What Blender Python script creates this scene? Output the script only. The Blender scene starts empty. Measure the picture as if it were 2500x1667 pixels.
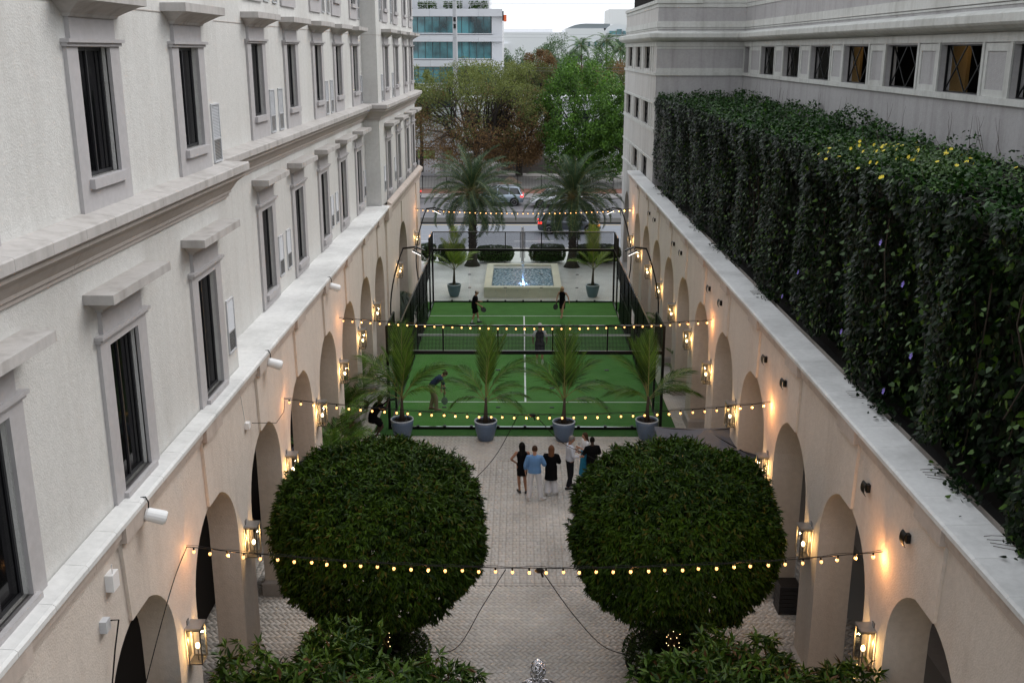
import bpy, math, random
import numpy as np
from mathutils import Vector, Matrix
PI = math.pi
R = math.radians
scene = bpy.context.scene
col = scene.collection
random.seed(7)
rng = np.random.default_rng(7)

# ------------------------------------------------------------------ camera
cam_d = bpy.data.cameras.new('camera')
cam = bpy.data.objects.new('camera', cam_d); col.objects.link(cam)
cam_d.sensor_width = 36; cam_d.lens = 2514.757 / 2500 * 36
cam_d.clip_start = 0.1; cam_d.clip_end = 3000
_p, _y = 0.27527, -0.00737
_F = Vector((math.sin(_y)*math.cos(_p), math.cos(_y)*math.cos(_p), -math.sin(_p)))
_R = _F.cross(Vector((0, 0, 1))).normalized(); _U = _R.cross(_F)
_M = Matrix((_R, _U, -_F)).transposed()
cam.matrix_world = Matrix.Translation((-0.21649, -36.25264, 13.63776)) @ _M.to_4x4()
scene.camera = cam
# ------------------------------------------------------------------ light
world = bpy.data.worlds.new('World'); scene.world = world; world.use_nodes = True
_n = world.node_tree.nodes; _l = world.node_tree.links
sky = _n.new('ShaderNodeTexSky'); sky.sky_type = 'NISHITA'; sky.sun_disc = False
SUN_EL, SUN_ROT = R(48), R(62)
sky.sun_elevation = SUN_EL; sky.sun_rotation = SUN_ROT
sky.air_density = 1.0; sky.dust_density = 4.0; sky.ozone_density = 1.0
hsv = _n.new('ShaderNodeHueSaturation'); hsv.inputs['Saturation'].default_value = 0.22
bg = _n['Background']; bg.inputs['Strength'].default_value = 0.145
_l.new(sky.outputs[0], hsv.inputs['Color']); _mx = _n.new('ShaderNodeMix'); _mx.data_type = 'RGBA'; _mx.inputs[0].default_value = .62
_l.new(hsv.outputs[0], _mx.inputs[6]); _mx.inputs[7].default_value = (9.6, 10.0, 10.6, 1)   # even overcast layer
_l.new(_mx.outputs[2], bg.inputs['Color'])
sun_d = bpy.data.lights.new('sun', 'SUN'); sun_d.energy = 1.0; sun_d.angle = R(35); sun_d.color = (1, .97, .93)
sun = bpy.data.objects.new('sun', sun_d); col.objects.link(sun)
_dir = Vector((math.sin(SUN_ROT)*math.cos(SUN_EL), math.cos(SUN_ROT)*math.cos(SUN_EL), math.sin(SUN_EL)))
sun.rotation_euler = _dir.to_track_quat('Z', 'Y').to_euler()
scene.view_settings.view_transform = 'Standard'; scene.view_settings.look = 'None'
scene.view_settings.gamma = 1; scene.view_settings.exposure = 0.27
scene.view_settings.use_curve_mapping = False

# ------------------------------------------------------------------ helpers
OFF = {}
def off(o):
    return OFF.get(o.name, Vector((0, 0, 0)))
def tag(o, label=None, cat=None, group=None, kind=None):
    if label: o['label'] = label
    if cat: o['category'] = cat
    if group: o['group'] = group
    if kind: o['kind'] = kind
    return o
def thing(name, loc, label, cat, group=None):
    o = bpy.data.objects.new(name, None); col.objects.link(o); o.location = loc
    o.empty_display_size = .2
    OFF[o.name] = Vector(loc)
    return tag(o, label, cat, group)
def link(name, me, m=None, parent=None):
    o = bpy.data.objects.new(name, me); col.objects.link(o)
    if m is not None and not me.materials:
        for mm in (m if isinstance(m, (list, tuple)) else [m]): me.materials.append(mm)
    if parent is not None:
        o.parent = parent; OFF[o.name] = off(parent).copy()
    return o
def dup(o, parent=None, loc=None, rotz=None, label=None, group=None):
    c = o.copy(); col.objects.link(c); c.parent = parent
    if loc is not None: c.location = loc
    if rotz is not None: c.rotation_euler = (0, 0, rotz)
    if label: c['label'] = label
    if group: c['group'] = group
    for ch in list(o.children): dup(ch, c)
    return c
def np_mesh(name, V, F, smooth=False, mats=None, mi=None):
    V = np.asarray(V, dtype=np.float32); F = np.asarray(F, dtype=np.int32)
    me = bpy.data.meshes.new(name); k = F.shape[1]
    me.vertices.add(len(V)); me.vertices.foreach_set('co', V.ravel())
    me.loops.add(F.size); me.loops.foreach_set('vertex_index', F.ravel())
    me.polygons.add(len(F)); me.polygons.foreach_set('loop_start', np.arange(0, F.size, k, dtype=np.int32))
    if smooth: me.polygons.foreach_set('use_smooth', np.ones(len(F), dtype=bool))
    if mats:
        for m in mats: me.materials.append(m)
    if mi is not None: me.polygons.foreach_set('material_index', np.asarray(mi, dtype=np.int32))
    me.update(calc_edges=True)
    return me
class MB:
    def __init__(s): s.v = []; s.f = []; s.m = []; s.cur = 0
    def add(s, vs, fs):
        b = len(s.v); s.v += [tuple(v) for v in vs]
        for f in fs: s.f.append(tuple(i+b for i in f)); s.m.append(s.cur)
        return s
    def box(s, x0, x1, y0, y1, z0, z1):
        if x0 > x1: x0, x1 = x1, x0
        if y0 > y1: y0, y1 = y1, y0
        if z0 > z1: z0, z1 = z1, z0
        return s.add([(x0,y0,z0),(x1,y0,z0),(x1,y1,z0),(x0,y1,z0),(x0,y0,z1),(x1,y0,z1),(x1,y1,z1),(x0,y1,z1)],
              [(0,3,2,1),(4,5,6,7),(0,1,5,4),(1,2,6,5),(2,3,7,6),(3,0,4,7)])
    def quad(s, a, b, c, d): return s.add([a, b, c, d], [(0,1,2,3)])
    def bar(s, a, b, w, h=None, up=(0,0,1)):
        h = h or w; a = Vector(a); b = Vector(b); d = (b-a).normalized(); u = Vector(up)
        if abs(d.dot(u)) > .98: u = Vector((1,0,0))
        r = d.cross(u).normalized(); u = r.cross(d)
        vs = [p + r*i*w/2 + u*j*h/2 for p in (a, b) for i, j in ((-1,-1),(1,-1),(1,1),(-1,1))]
        return s.add(vs, [(0,1,2,3),(7,6,5,4),(0,4,5,1),(1,5,6,2),(2,6,7,3),(3,7,4,0)])
    def tube(s, pts, rad, n=8, cap=True):
        pts = [Vector(p) for p in pts]; k = len(pts)
        if not hasattr(rad, '__len__'): rad = [rad]*k
        rings = []; prev = None
        for i, p in enumerate(pts):
            d = (pts[min(i+1,k-1)] - pts[max(i-1,0)])
            d = d.normalized() if d.length > 1e-9 else Vector((0,0,1))
            if prev is None: u = d.orthogonal().normalized()
            else:
                u = prev - d*prev.dot(d); u = u.normalized() if u.length > 1e-6 else d.orthogonal().normalized()
            prev = u; w = d.cross(u); rr = rad[i]
            ra, rb = (rr if hasattr(rr, '__len__') else (rr, rr))
            rings.append([p + u*math.cos(2*PI*j/n)*ra + w*math.sin(2*PI*j/n)*rb for j in range(n)])
        vs = [v for r in rings for v in r]; fs = []
        for i in range(k-1):
            for j in range(n):
                a = i*n+j; b = i*n+(j+1)%n
                fs.append((a, b, b+n, a+n))
        if cap: fs.append(tuple(reversed(range(n)))); fs.append(tuple(range((k-1)*n, k*n)))
        return s.add(vs, fs)
    def ball(s, c, r, n=10, m=6):
        if not hasattr(r, '__len__'): r = (r, r, r)
        vs = [(c[0], c[1], c[2]-r[2])]
        for i in range(1, m):
            t = -PI/2 + PI*i/m
            for j in range(n):
                a = 2*PI*j/n; vs.append((c[0]+r[0]*math.cos(t)*math.cos(a), c[1]+r[1]*math.cos(t)*math.sin(a), c[2]+r[2]*math.sin(t)))
        vs.append((c[0], c[1], c[2]+r[2])); fs = []; top = len(vs)-1
        for j in range(n):
            fs.append((0, 1+(j+1)%n, 1+j)); fs.append((top, top-n+j, top-n+(j+1)%n))
        for i in range(m-2):
            for j in range(n):
                a = 1+i*n+j; b = 1+i*n+(j+1)%n; fs.append((a, b, b+n, a+n))
        return s.add(vs, fs)
    def lathe(s, c, prof, n=24, cap=True):
        vs = []; fs = []
        for r, z in prof:
            for j in range(n):
                a = 2*PI*j/n; vs.append((c[0]+r*math.cos(a), c[1]+r*math.sin(a), c[2]+z))
        for i in range(len(prof)-1):
            for j in range(n):
                a = i*n+j; b = i*n+(j+1)%n; fs.append((a, b, b+n, a+n))
        if cap: fs.append(tuple(range((len(prof)-1)*n, len(prof)*n))); fs.append(tuple(reversed(range(n))))
        return s.add(vs, fs)
    def prism(s, poly, axis, a0, a1):
        """poly of 2D points extruded on axis ('x': poly=(y,z); 'y': poly=(x,z); 'z': poly=(x,y))"""
        def P(u, v, t): return (t,u,v) if axis == 'x' else (u,t,v) if axis == 'y' else (u,v,t)
        n = len(poly); vs = [P(u,v,a0) for u,v in poly] + [P(u,v,a1) for u,v in poly]
        return s.add(vs, [tuple(range(n)), tuple(reversed(range(n, 2*n)))] + [(i, i+n, (i+1)%n+n, (i+1)%n) for i in range(n)])
    def grid(s, fn, us, vs_):
        """fn(u,v)->point"""
        pts = [fn(u, v) for u in us for v in vs_]; m = len(vs_)
        return s.add(pts, [(i*m+j, i*m+j+1, (i+1)*m+j+1, (i+1)*m+j) for i in range(len(us)-1) for j in range(m-1)])
    def build(s, name, mat, parent=None, smooth=False, local=False):
        me = bpy.data.meshes.new(name)
        o0 = off(parent) if (parent is not None and not local) else Vector((0,0,0))
        me.from_pydata([(v[0]-o0[0], v[1]-o0[1], v[2]-o0[2]) for v in s.v], [], s.f)
        if any(s.m): me.polygons.foreach_set('material_index', s.m)
        if smooth: me.polygons.foreach_set('use_smooth', [True]*len(s.f))
        me.update()
        return link(name, me, mat, parent)

# ------------------------------------------------------------------ materials
def _mat(name):
    m = bpy.data.materials.new(name); m.use_nodes = True
    return m, m.node_tree.nodes, m.node_tree.links, m.node_tree.nodes['Principled BSDF']
def rgb(c): return (c[0], c[1], c[2], 1)
def plain(name, c, rough=.6, metal=0, emit=None, es=0, spec=None, var=0, vscale=8, bump=0, bscale=60, objrand=0, islrand=0, coat=0):
    m, n, l, b = _mat(name)
    b.inputs['Base Color'].default_value = rgb(c); b.inputs['Roughness'].default_value = rough; b.inputs['Metallic'].default_value = metal
    if spec is not None: b.inputs['Specular IOR Level'].default_value = spec
    if coat: b.inputs['Coat Weight'].default_value = coat
    if emit: b.inputs['Emission Color'].default_value = rgb(emit); b.inputs['Emission Strength'].default_value = es
    geo = n.new('ShaderNodeNewGeometry')
    cur = None
    if var or objrand or islrand:
        h = n.new('ShaderNodeHueSaturation'); h.inputs['Color'].default_value = rgb(c); l.new(h.outputs[0], b.inputs['Base Color'])
        srcs = []
        if var:
            t = n.new('ShaderNodeTexNoise'); t.inputs['Scale'].default_value = vscale; t.inputs['Detail'].default_value = 6; l.new(geo.outputs['Position'], t.inputs['Vector'])
            srcs.append((t.outputs['Fac'], var))
        if objrand: srcs.append((n.new('ShaderNodeObjectInfo').outputs['Random'], objrand))
        if islrand: srcs.append((geo.outputs['Random Per Island'], islrand))
        acc = None
        for so, am in srcs:
            mm = n.new('ShaderNodeMath'); mm.operation = 'MULTIPLY_ADD'; l.new(so, mm.inputs[0]); mm.inputs[1].default_value = am*2; mm.inputs[2].default_value = -am
            if acc is None: acc = mm.outputs[0]
            else:
                a2 = n.new('ShaderNodeMath'); a2.operation = 'ADD'; l.new(acc, a2.inputs[0]); l.new(mm.outputs[0], a2.inputs[1]); acc = a2.outputs[0]
        a3 = n.new('ShaderNodeMath'); a3.operation = 'ADD'; l.new(acc, a3.inputs[0]); a3.inputs[1].default_value = 1; l.new(a3.outputs[0], h.inputs['Value'])
    if bump:
        t = n.new('ShaderNodeTexNoise'); t.inputs['Scale'].default_value = bscale; t.inputs['Detail'].default_value = 4; l.new(geo.outputs['Position'], t.inputs['Vector'])
        bb = n.new('ShaderNodeBump'); bb.inputs['Strength'].default_value = bump; bb.inputs['Distance'].default_value = .02; l.new(t.outputs['Fac'], bb.inputs['Height']); l.new(bb.outputs[0], b.inputs['Normal'])
    return m
def stucco(name, c, dirt=(.30,.27,.24), damt=.25, bump=.35, bs=34, streak=.35):
    m, n, l, b = _mat(name)
    b.inputs['Roughness'].default_value = .85; b.inputs['Specular IOR Level'].default_value = .25
    geo = n.new('ShaderNodeNewGeometry'); pos = geo.outputs['Position']
    def noise(sc, det, vec, rough=.55):
        t = n.new('ShaderNodeTexNoise'); t.inputs['Scale'].default_value = sc; t.inputs['Detail'].default_value = det; t.inputs['Roughness'].default_value = rough; l.new(vec, t.inputs['Vector']); return t.outputs['Fac']
    def ramp(fac, a, bb, c0, c1):
        r = n.new('ShaderNodeMapRange'); r.inputs[1].default_value = a; r.inputs[2].default_value = bb; r.inputs[3].default_value = c0; r.inputs[4].default_value = c1; l.new(fac, r.inputs[0]); return r.outputs[0]
    mp = n.new('ShaderNodeMapping'); mp.inputs['Scale'].default_value = (2.2, 2.2, .16); l.new(pos, mp.inputs['Vector'])
    st = ramp(noise(1.3, 5, mp.outputs[0]), .48, .78, 0, streak)
    bl = ramp(noise(.45, 6, pos, .65), .42, .75, 0, damt)
    ad = n.new('ShaderNodeMath'); ad.operation = 'ADD'; ad.use_clamp = True; l.new(st, ad.inputs[0]); l.new(bl, ad.inputs[1])
    mx = n.new('ShaderNodeMix'); mx.data_type = 'RGBA'; mx.inputs[6].default_value = rgb(c); mx.inputs[7].default_value = rgb(dirt); l.new(ad.outputs[0], mx.inputs[0])
    h = n.new('ShaderNodeHueSaturation'); l.new(mx.outputs[2], h.inputs['Color']); l.new(ramp(noise(9, 4, pos), .3, .7, .94, 1.05), h.inputs['Value'])
    l.new(h.outputs[0], b.inputs['Base Color'])
    v = n.new('ShaderNodeTexVoronoi'); v.inputs['Scale'].default_value = bs; l.new(pos, v.inputs['Vector'])
    nn = noise(bs*1.4, 4, pos)
    a2 = n.new('ShaderNodeMath'); a2.operation = 'ADD'; l.new(v.outputs['Distance'], a2.inputs[0]); l.new(nn, a2.inputs[1])
    bb = n.new('ShaderNodeBump'); bb.inputs['Strength'].default_value = bump; bb.inputs['Distance'].default_value = .012; l.new(a2.outputs[0], bb.inputs['Height']); l.new(bb.outputs[0], b.inputs['Normal'])
    return m
def leafmat(name, c1, c2, rough=.45, trans=.25, hue=None, spec=.5, low=0.0):
    m, n, l, b = _mat(name)
    b.inputs['Roughness'].default_value = rough; b.inputs['Specular IOR Level'].default_value = spec
    geo = n.new('ShaderNodeNewGeometry')
    mx = n.new('ShaderNodeMix'); mx.data_type = 'RGBA'; mx.inputs[6].default_value = rgb(c1); mx.inputs[7].default_value = rgb(c2)
    t = n.new('ShaderNodeTexNoise'); t.inputs['Scale'].default_value = 1.1; t.inputs['Detail'].default_value = 3; l.new(geo.outputs['Position'], t.inputs['Vector'])
    a = n.new('ShaderNodeMath'); a.operation = 'MULTIPLY_ADD'; l.new(t.outputs['Fac'], a.inputs[0]); a.inputs[1].default_value = 1.4; a.inputs[2].default_value = -.7
    a2 = n.new('ShaderNodeMath'); a2.operation = 'ADD'; a2.use_clamp = True; l.new(a.outputs[0], a2.inputs[0]); l.new(geo.outputs['Random Per Island'], a2.inputs[1])
    l.new(a2.outputs[0], mx.inputs[0])
    out = mx.outputs[2]
    if hue is not None:
        r = n.new('ShaderNodeMapRange'); r.inputs[1].default_value = .93; r.inputs[2].default_value = .95; l.new(geo.outputs['Random Per Island'], r.inputs[0])
        m2 = n.new('ShaderNodeMix'); m2.data_type = 'RGBA'; l.new(r.outputs[0], m2.inputs[0]); l.new(out, m2.inputs[6]); m2.inputs[7].default_value = rgb(hue); out = m2.outputs[2]
    l.new(out, b.inputs['Base Color'])
    if trans:
        tr = n.new('ShaderNodeBsdfTranslucent'); l.new(out, tr.inputs['Color'])
        ms = n.new('ShaderNodeMixShader'); ms.inputs[0].default_value = trans
        l.new(b.outputs[0], ms.inputs[1]); l.new(tr.outputs[0], ms.inputs[2]); l.new(ms.outputs[0], n['Material Output'].inputs['Surface'])
    return m
def glassmat(name, tint=(.93,.98,.95), refl=.12, rough=.02):
    m, n, l, b = _mat(name); n.remove(b)
    t = n.new('ShaderNodeBsdfTransparent'); t.inputs['Color'].default_value = rgb(tint)
    g = n.new('ShaderNodeBsdfGlossy'); g.inputs['Roughness'].default_value = rough
    lw = n.new('ShaderNodeLayerWeight'); lw.inputs['Blend'].default_value = .25
    r = n.new('ShaderNodeMapRange'); r.inputs[3].default_value = refl*.35; r.inputs[4].default_value = min(1, refl*5); l.new(lw.outputs['Fresnel'], r.inputs[0])
    ms = n.new('ShaderNodeMixShader'); l.new(r.outputs[0], ms.inputs[0]); l.new(t.outputs[0], ms.inputs[1]); l.new(g.outputs[0], ms.inputs[2])
    l.new(ms.outputs[0], n['Material Output'].inputs['Surface'])
    return m
M = dict(
 lwall=stucco('left_stucco', (.60,.595,.575), damt=.13, streak=.2),
 ltrim=stucco('left_trim', (.43,.415,.42), bump=.08, bs=80, damt=.14, streak=.14),
 cornice=stucco('cornice_stone', (.46,.44,.425), dirt=(.20,.18,.16), bump=.1, bs=60, damt=.3, streak=.55),
 soffit=stucco('cornice_underside', (.42,.38,.35), bump=.06, bs=60, damt=.2),
 arcade=stucco('arcade_stucco', (.62,.555,.495), dirt=(.36,.28,.23), damt=.18, streak=.25, bs=30),
 arctrim=stucco('arcade_trim', (.50,.43,.38), dirt=(.25,.2,.17), bump=.1, bs=60, damt=.3, streak=.4),
 plinth=stucco('plinth_stucco', (.40,.375,.36), bump=.15, bs=50, damt=.3),
 ledge=stucco('ledge_top', (.67,.67,.66), dirt=(.17,.17,.16), bump=.05, bs=20, damt=.5, streak=0),
 rwall=stucco('right_stucco', (.405,.395,.395), dirt=(.2,.185,.18), damt=.3, streak=.45),
 rtrim=stucco('right_trim', (.55,.555,.53), dirt=(.24,.23,.2), bump=.08, bs=80, damt=.3, streak=.4),
 rpav=stucco('pavilion_stucco', (.52,.505,.485), dirt=(.25,.23,.21), damt=.25, streak=.4),
 dark=plain('dark_interior', (.018,.016,.015), .9, spec=.05),
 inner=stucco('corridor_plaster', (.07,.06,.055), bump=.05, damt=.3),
 pane=plain('window_glass_dark', (.004,.004,.005), .06, spec=.12),
 curtain=plain('curtain', (.06,.045,.035), .9),
 frame=plain('window_frame_dark', (.025,.025,.028), .4),
 vent=plain('vent_metal', (.5,.51,.53), .5, var=.1),
 ventin=plain('vent_dark', (.12,.12,.12), .8),
 black=plain('black_metal', (.006,.006,.007), .35, spec=.25),
 iron=plain('lantern_metal', (.16,.155,.15), .38, metal=.8, var=.2),
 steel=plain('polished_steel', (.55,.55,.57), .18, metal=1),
 white=plain('white_plastic', (.75,.75,.75), .4),
 rope=plain('cable', (.01,.009,.008), .7, spec=.2),
)
# ------------------------------------------------------------------ wall tools
def wall_holes(mb, P, u0, u1, z0, z1, holes, depth):
    """P(u, d, z) -> world point, d measured into the wall; rectangular holes (ua,ub,za,zb)"""
    us = sorted({u0, u1} | {h[0] for h in holes} | {h[1] for h in holes}); us = [u for u in us if u0 <= u <= u1]
    zs = sorted({z0, z1} | {h[2] for h in holes} | {h[3] for h in holes}); zs = [z for z in zs if z0 <= z <= z1]
    def inh(u, z): return any(h[0] < u < h[1] and h[2] < z < h[3] for h in holes)
    for i in range(len(us)-1):
        for j in range(len(zs)-1):
            if not inh((us[i]+us[i+1])/2, (zs[j]+zs[j+1])/2):
                mb.quad(P(us[i],0,zs[j]), P(us[i+1],0,zs[j]), P(us[i+1],0,zs[j+1]), P(us[i],0,zs[j+1]))
    for a, b, c, d in holes:
        mb.quad(P(a,0,c), P(a,depth,c), P(a,depth,d), P(a,0,d)); mb.quad(P(b,0,c), P(b,depth,c), P(b,depth,d), P(b,0,d))
        mb.quad(P(a,0,c), P(a,depth,c), P(b,depth,c), P(b,0,c)); mb.quad(P(a,0,d), P(a,depth,d), P(b,depth,d), P(b,0,d))
def sweep(name, prof, path, side, mat, parent, piece=None, gap=.007, skip=(), names=None):
    """prof: closed (out, z) polygon; path: 2D points on the wall plane; side=+1 when 'out' is to the right of travel.
    Each straight run is mitred at the corners and cut into stones of length `piece`."""
    n = len(path); P = [Vector(p) for p in path]; outs = []
    for i in range(n-1):
        d = (P[i+1]-P[i]).normalized(); outs.append(Vector((d.y, -d.x))*side)
    made = []
    for i in range(n-1):
        if i in skip: continue
        d = (P[i+1]-P[i]); L = d.length; d.normalize(); o = outs[i]
        def mit(j, end):   # shift along d per unit out at corner with neighbour j
            if j < 0 or j >= n-1: return 0.0
            o2 = outs[j]; b = (o+o2); b = b/b.dot(o) if abs(b.dot(o)) > 1e-6 else o
            return b.dot(d)
        ms, me_ = mit(i-1, 0), mit(i+1, 1)
        k = max(1, round(L/piece)) if piece else 1
        for q in range(k):
            a = L*q/k + (gap/2 if q else 0); e = L*(q+1)/k - (gap/2 if q < k-1 else 0)
            mb = MB(); m = len(prof); vs = []
            for t, ml in ((a, ms if q == 0 else 0), (e, me_ if q == k-1 else 0)):
                for ou, z in prof:
                    w = P[i] + d*(t+ml*ou) + o*ou; vs.append((w.x, w.y, z))
            mb.add(vs, [tuple(range(m)), tuple(reversed(range(m, 2*m)))] + [(j, j+m, (j+1)%m+m, (j+1)%m) for j in range(m)])
            made.append(mb.build(name, mat, parent))
    return made

# ------------------------------------------------------------------ ground
def ground_mat():
    m, n, l, b = _mat('ground_soil'); b.inputs['Roughness'].default_value = .95
    g = n.new('ShaderNodeNewGeometry'); t = n.new('ShaderNodeTexNoise'); t.inputs['Scale'].default_value = .12; t.inputs['Detail'].default_value = 7; l.new(g.outputs['Position'], t.inputs['Vector'])
    r = n.new('ShaderNodeValToRGB'); r.color_ramp.elements[0].position = .4; r.color_ramp.elements[0].color = (.07,.10,.03,1); r.color_ramp.elements[1].position = .62; r.color_ramp.elements[1].color = (.30,.28,.24,1)
    l.new(t.outputs['Fac'], r.inputs[0]); l.new(r.outputs[0], b.inputs['Base Color']); return m
g = MB(); g.quad((-700,-300,-.22), (700,-300,-.22), (700,1100,-.22), (-700,1100,-.22))
tag(g.build('ground', ground_mat()), 'open ground of grass and bare soil reaching past the trees', 'ground', kind='structure')
def asphalt(name, c):
    m, n, l, b = _mat(name); g = n.new('ShaderNodeNewGeometry')
    mp = n.new('ShaderNodeMapping'); mp.inputs['Scale'].default_value = (.15, 1, 1); l.new(g.outputs['Position'], mp.inputs['Vector'])
    t = n.new('ShaderNodeTexNoise'); t.inputs['Scale'].default_value = .9; t.inputs['Detail'].default_value = 6; l.new(mp.outputs[0], t.inputs['Vector'])
    r = n.new('ShaderNodeMapRange'); r.inputs[1].default_value = .3; r.inputs[2].default_value = .7; r.inputs[3].default_value = .32; r.inputs[4].default_value = .55; l.new(t.outputs['Fac'], r.inputs[0]); l.new(r.outputs[0], b.inputs['Roughness'])
    h = n.new('ShaderNodeHueSaturation'); h.inputs['Color'].default_value = rgb(c); r2 = n.new('ShaderNodeMapRange'); r2.inputs[3].default_value = .88; r2.inputs[4].default_value = 1.12; l.new(t.outputs['Fac'], r2.inputs[0]); l.new(r2.outputs[0], h.inputs['Value']); l.new(h.outputs[0], b.inputs['Base Color'])
    return m
MA = asphalt('wet_asphalt', (.17,.185,.215)); MA2 = asphalt('wet_asphalt_far', (.12,.12,.13))
MSW = plain('sidewalk_concrete', (.42,.41,.40), .6, var=.15, vscale=2)
MPAINT = plain('road_paint_white', (.7,.7,.7), .5, var=.15); MYEL = plain('road_paint_yellow', (.62,.42,.08), .5, var=.15)
def slab(name, x0, x1, y0, y1, z0, z1, m, label, cat, kind='structure'):
    return tag(MB().box(x0,x1,y0,y1,z0,z1).build(name, m), label, cat, kind=kind)
sw = slab('sidewalk', -40, 40, 32.2, 36.6, -.05, 0, MSW, 'pale concrete pavement between the courtyard hedges and the road', 'sidewalk')
nr = slab('road', -60, 60, 36.75, 47.6, -.2, -.05, MA, 'wet near carriageway where the grey hatchback drives', 'road')
kb = MB()
for i in range(60): kb.box(-60+i*2, -58.01+i*2, 36.6, 36.75, -.1, .02)
kerb = tag(kb.build('kerb', MSW), 'concrete kerb along the near edge of the wet road', 'kerb', kind='structure')
med = slab('median', -60, 60, 47.6, 49.9, -.1, .1, plain('median_dark', (.035,.033,.03), .8, var=.3), 'dark raised median between the two carriageways', 'median')
fr = slab('road', -60, 60, 49.9, 62.3, -.2, -.05, MA2, 'wet far carriageway where the cars queue', 'road')
fs = slab('sidewalk', -60, 60, 62.3, 65.3, -.1, .08, plain('far_sidewalk_grey', (.2,.19,.19), .6, var=.3), 'narrow grey pavement on the far side of the road', 'sidewalk')
bs = slab('planting_strip', -60, 60, 65.3, 68.6, -.1, .1, plain('reddish_mulch', (.16,.07,.05), .9, var=.4, vscale=3), 'reddish mulch strip under the black railing', 'planting strip')
for i in range(-9, 9): MB().box(-.63+i*9, 2.33+i*9, 39.63, 39.75, -.05, -.046).build('lane_marking', MPAINT, nr)
MB().box(-60, 60, 47.05, 47.17, -.05, -.046).build('edge_marking', MYEL, nr)
MB().box(-60, 60, 50.4, 50.5, -.05, -.046).build('edge_marking', MPAINT, fr)
for i in range(-7, 8): MB().box(-6.5+i*9, -.8+i*9, 53.6, 53.72, -.05, -.046).build('lane_marking', MPAINT, fr)
lot = slab('construction_lot', -70, 70, 68.6, 112, -.1, .05, plain('pale_sand', (.20,.19,.18), .7, var=.45, vscale=.35, bump=.4, bscale=2), 'pale sandy building lot behind the black railing', 'lot')
slab('grass_verge', -40, -7.5, 99, 108, .05, .35, plain('verge_grass', (.07,.13,.02), .9, var=.3, vscale=2), 'strip of green grass at the back of the sandy lot', 'grass')
slab('parking_apron', -40, -6, 80, 98.5, .05, .09, plain('grey_tarmac', (.13,.12,.125), .5, var=.4, vscale=.6), 'grey tarmac patch left of the soil mounds', 'tarmac')

# ---------------- courtyard paving
def paver_mat(name, c, amt):
    m, n, l, b = _mat(name); b.inputs['Specular IOR Level'].default_value = .45
    g = n.new('ShaderNodeNewGeometry'); oi = n.new('ShaderNodeObjectInfo')
    a = n.new('ShaderNodeMath'); a.operation = 'ADD'; l.new(g.outputs['Random Per Island'], a.inputs[0]); l.new(oi.outputs['Random'], a.inputs[1])
    f = n.new('ShaderNodeMath'); f.operation = 'FRACT'; l.new(a.outputs[0], f.inputs[0])
    r = n.new('ShaderNodeValToRGB'); e = r.color_ramp.elements; e[0].color = rgb([x*(1-amt) for x in c]); e[1].color = rgb([x*(1+amt*.8) for x in c]); e[1].position = 1
    e2 = r.color_ramp.elements.new(.5); e2.color = (c[0]*1.02, c[1]*.98, c[2]*.93, 1)
    l.new(f.outputs[0], r.inputs[0])
    t = n.new('ShaderNodeTexNoise'); t.inputs['Scale'].default_value = .5; t.inputs['Detail'].default_value = 7; l.new(g.outputs['Position'], t.inputs['Vector'])
    mr = n.new('ShaderNodeMapRange'); mr.inputs[1].default_value = .3; mr.inputs[2].default_value = .7; mr.inputs[3].default_value = .72; mr.inputs[4].default_value = 1.12; l.new(t.outputs['Fac'], mr.inputs[0])
    h = n.new('ShaderNodeHueSaturation'); l.new(r.outputs[0], h.inputs['Color']); l.new(mr.outputs[0], h.inputs['Value']); l.new(h.outputs[0], b.inputs['Base Color'])
    m2 = n.new('ShaderNodeMapRange'); m2.inputs[1].default_value = .35; m2.inputs[2].default_value = .65; m2.inputs[3].default_value = .35; m2.inputs[4].default_value = .7; l.new(t.outputs['Fac'], m2.inputs[0]); l.new(m2.outputs[0], b.inputs['Roughness'])
    t3 = n.new('ShaderNodeTexNoise'); t3.inputs['Scale'].default_value = 70; l.new(g.outputs['Position'], t3.inputs['Vector'])
    bb = n.new('ShaderNodeBump'); bb.inputs['Strength'].default_value = .3; bb.inputs['Distance'].default_value = .005; l.new(t3.outputs['Fac'], bb.inputs['Height']); l.new(bb.outputs[0], b.inputs['Normal'])
    return m
MPV = paver_mat('paver', (.50,.48,.455), .08)
MGROUT = plain('paver_joint', (.26,.245,.225), .9)
MWP = None
court_base = MB().box(-9.4, 9.4, -46, 20.0, -.3, -.011)
paving = tag(court_base.build('courtyard_paving', MGROUT), 'herringbone paving of pale bricks on the courtyard floor', 'paving', kind='structure')
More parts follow.
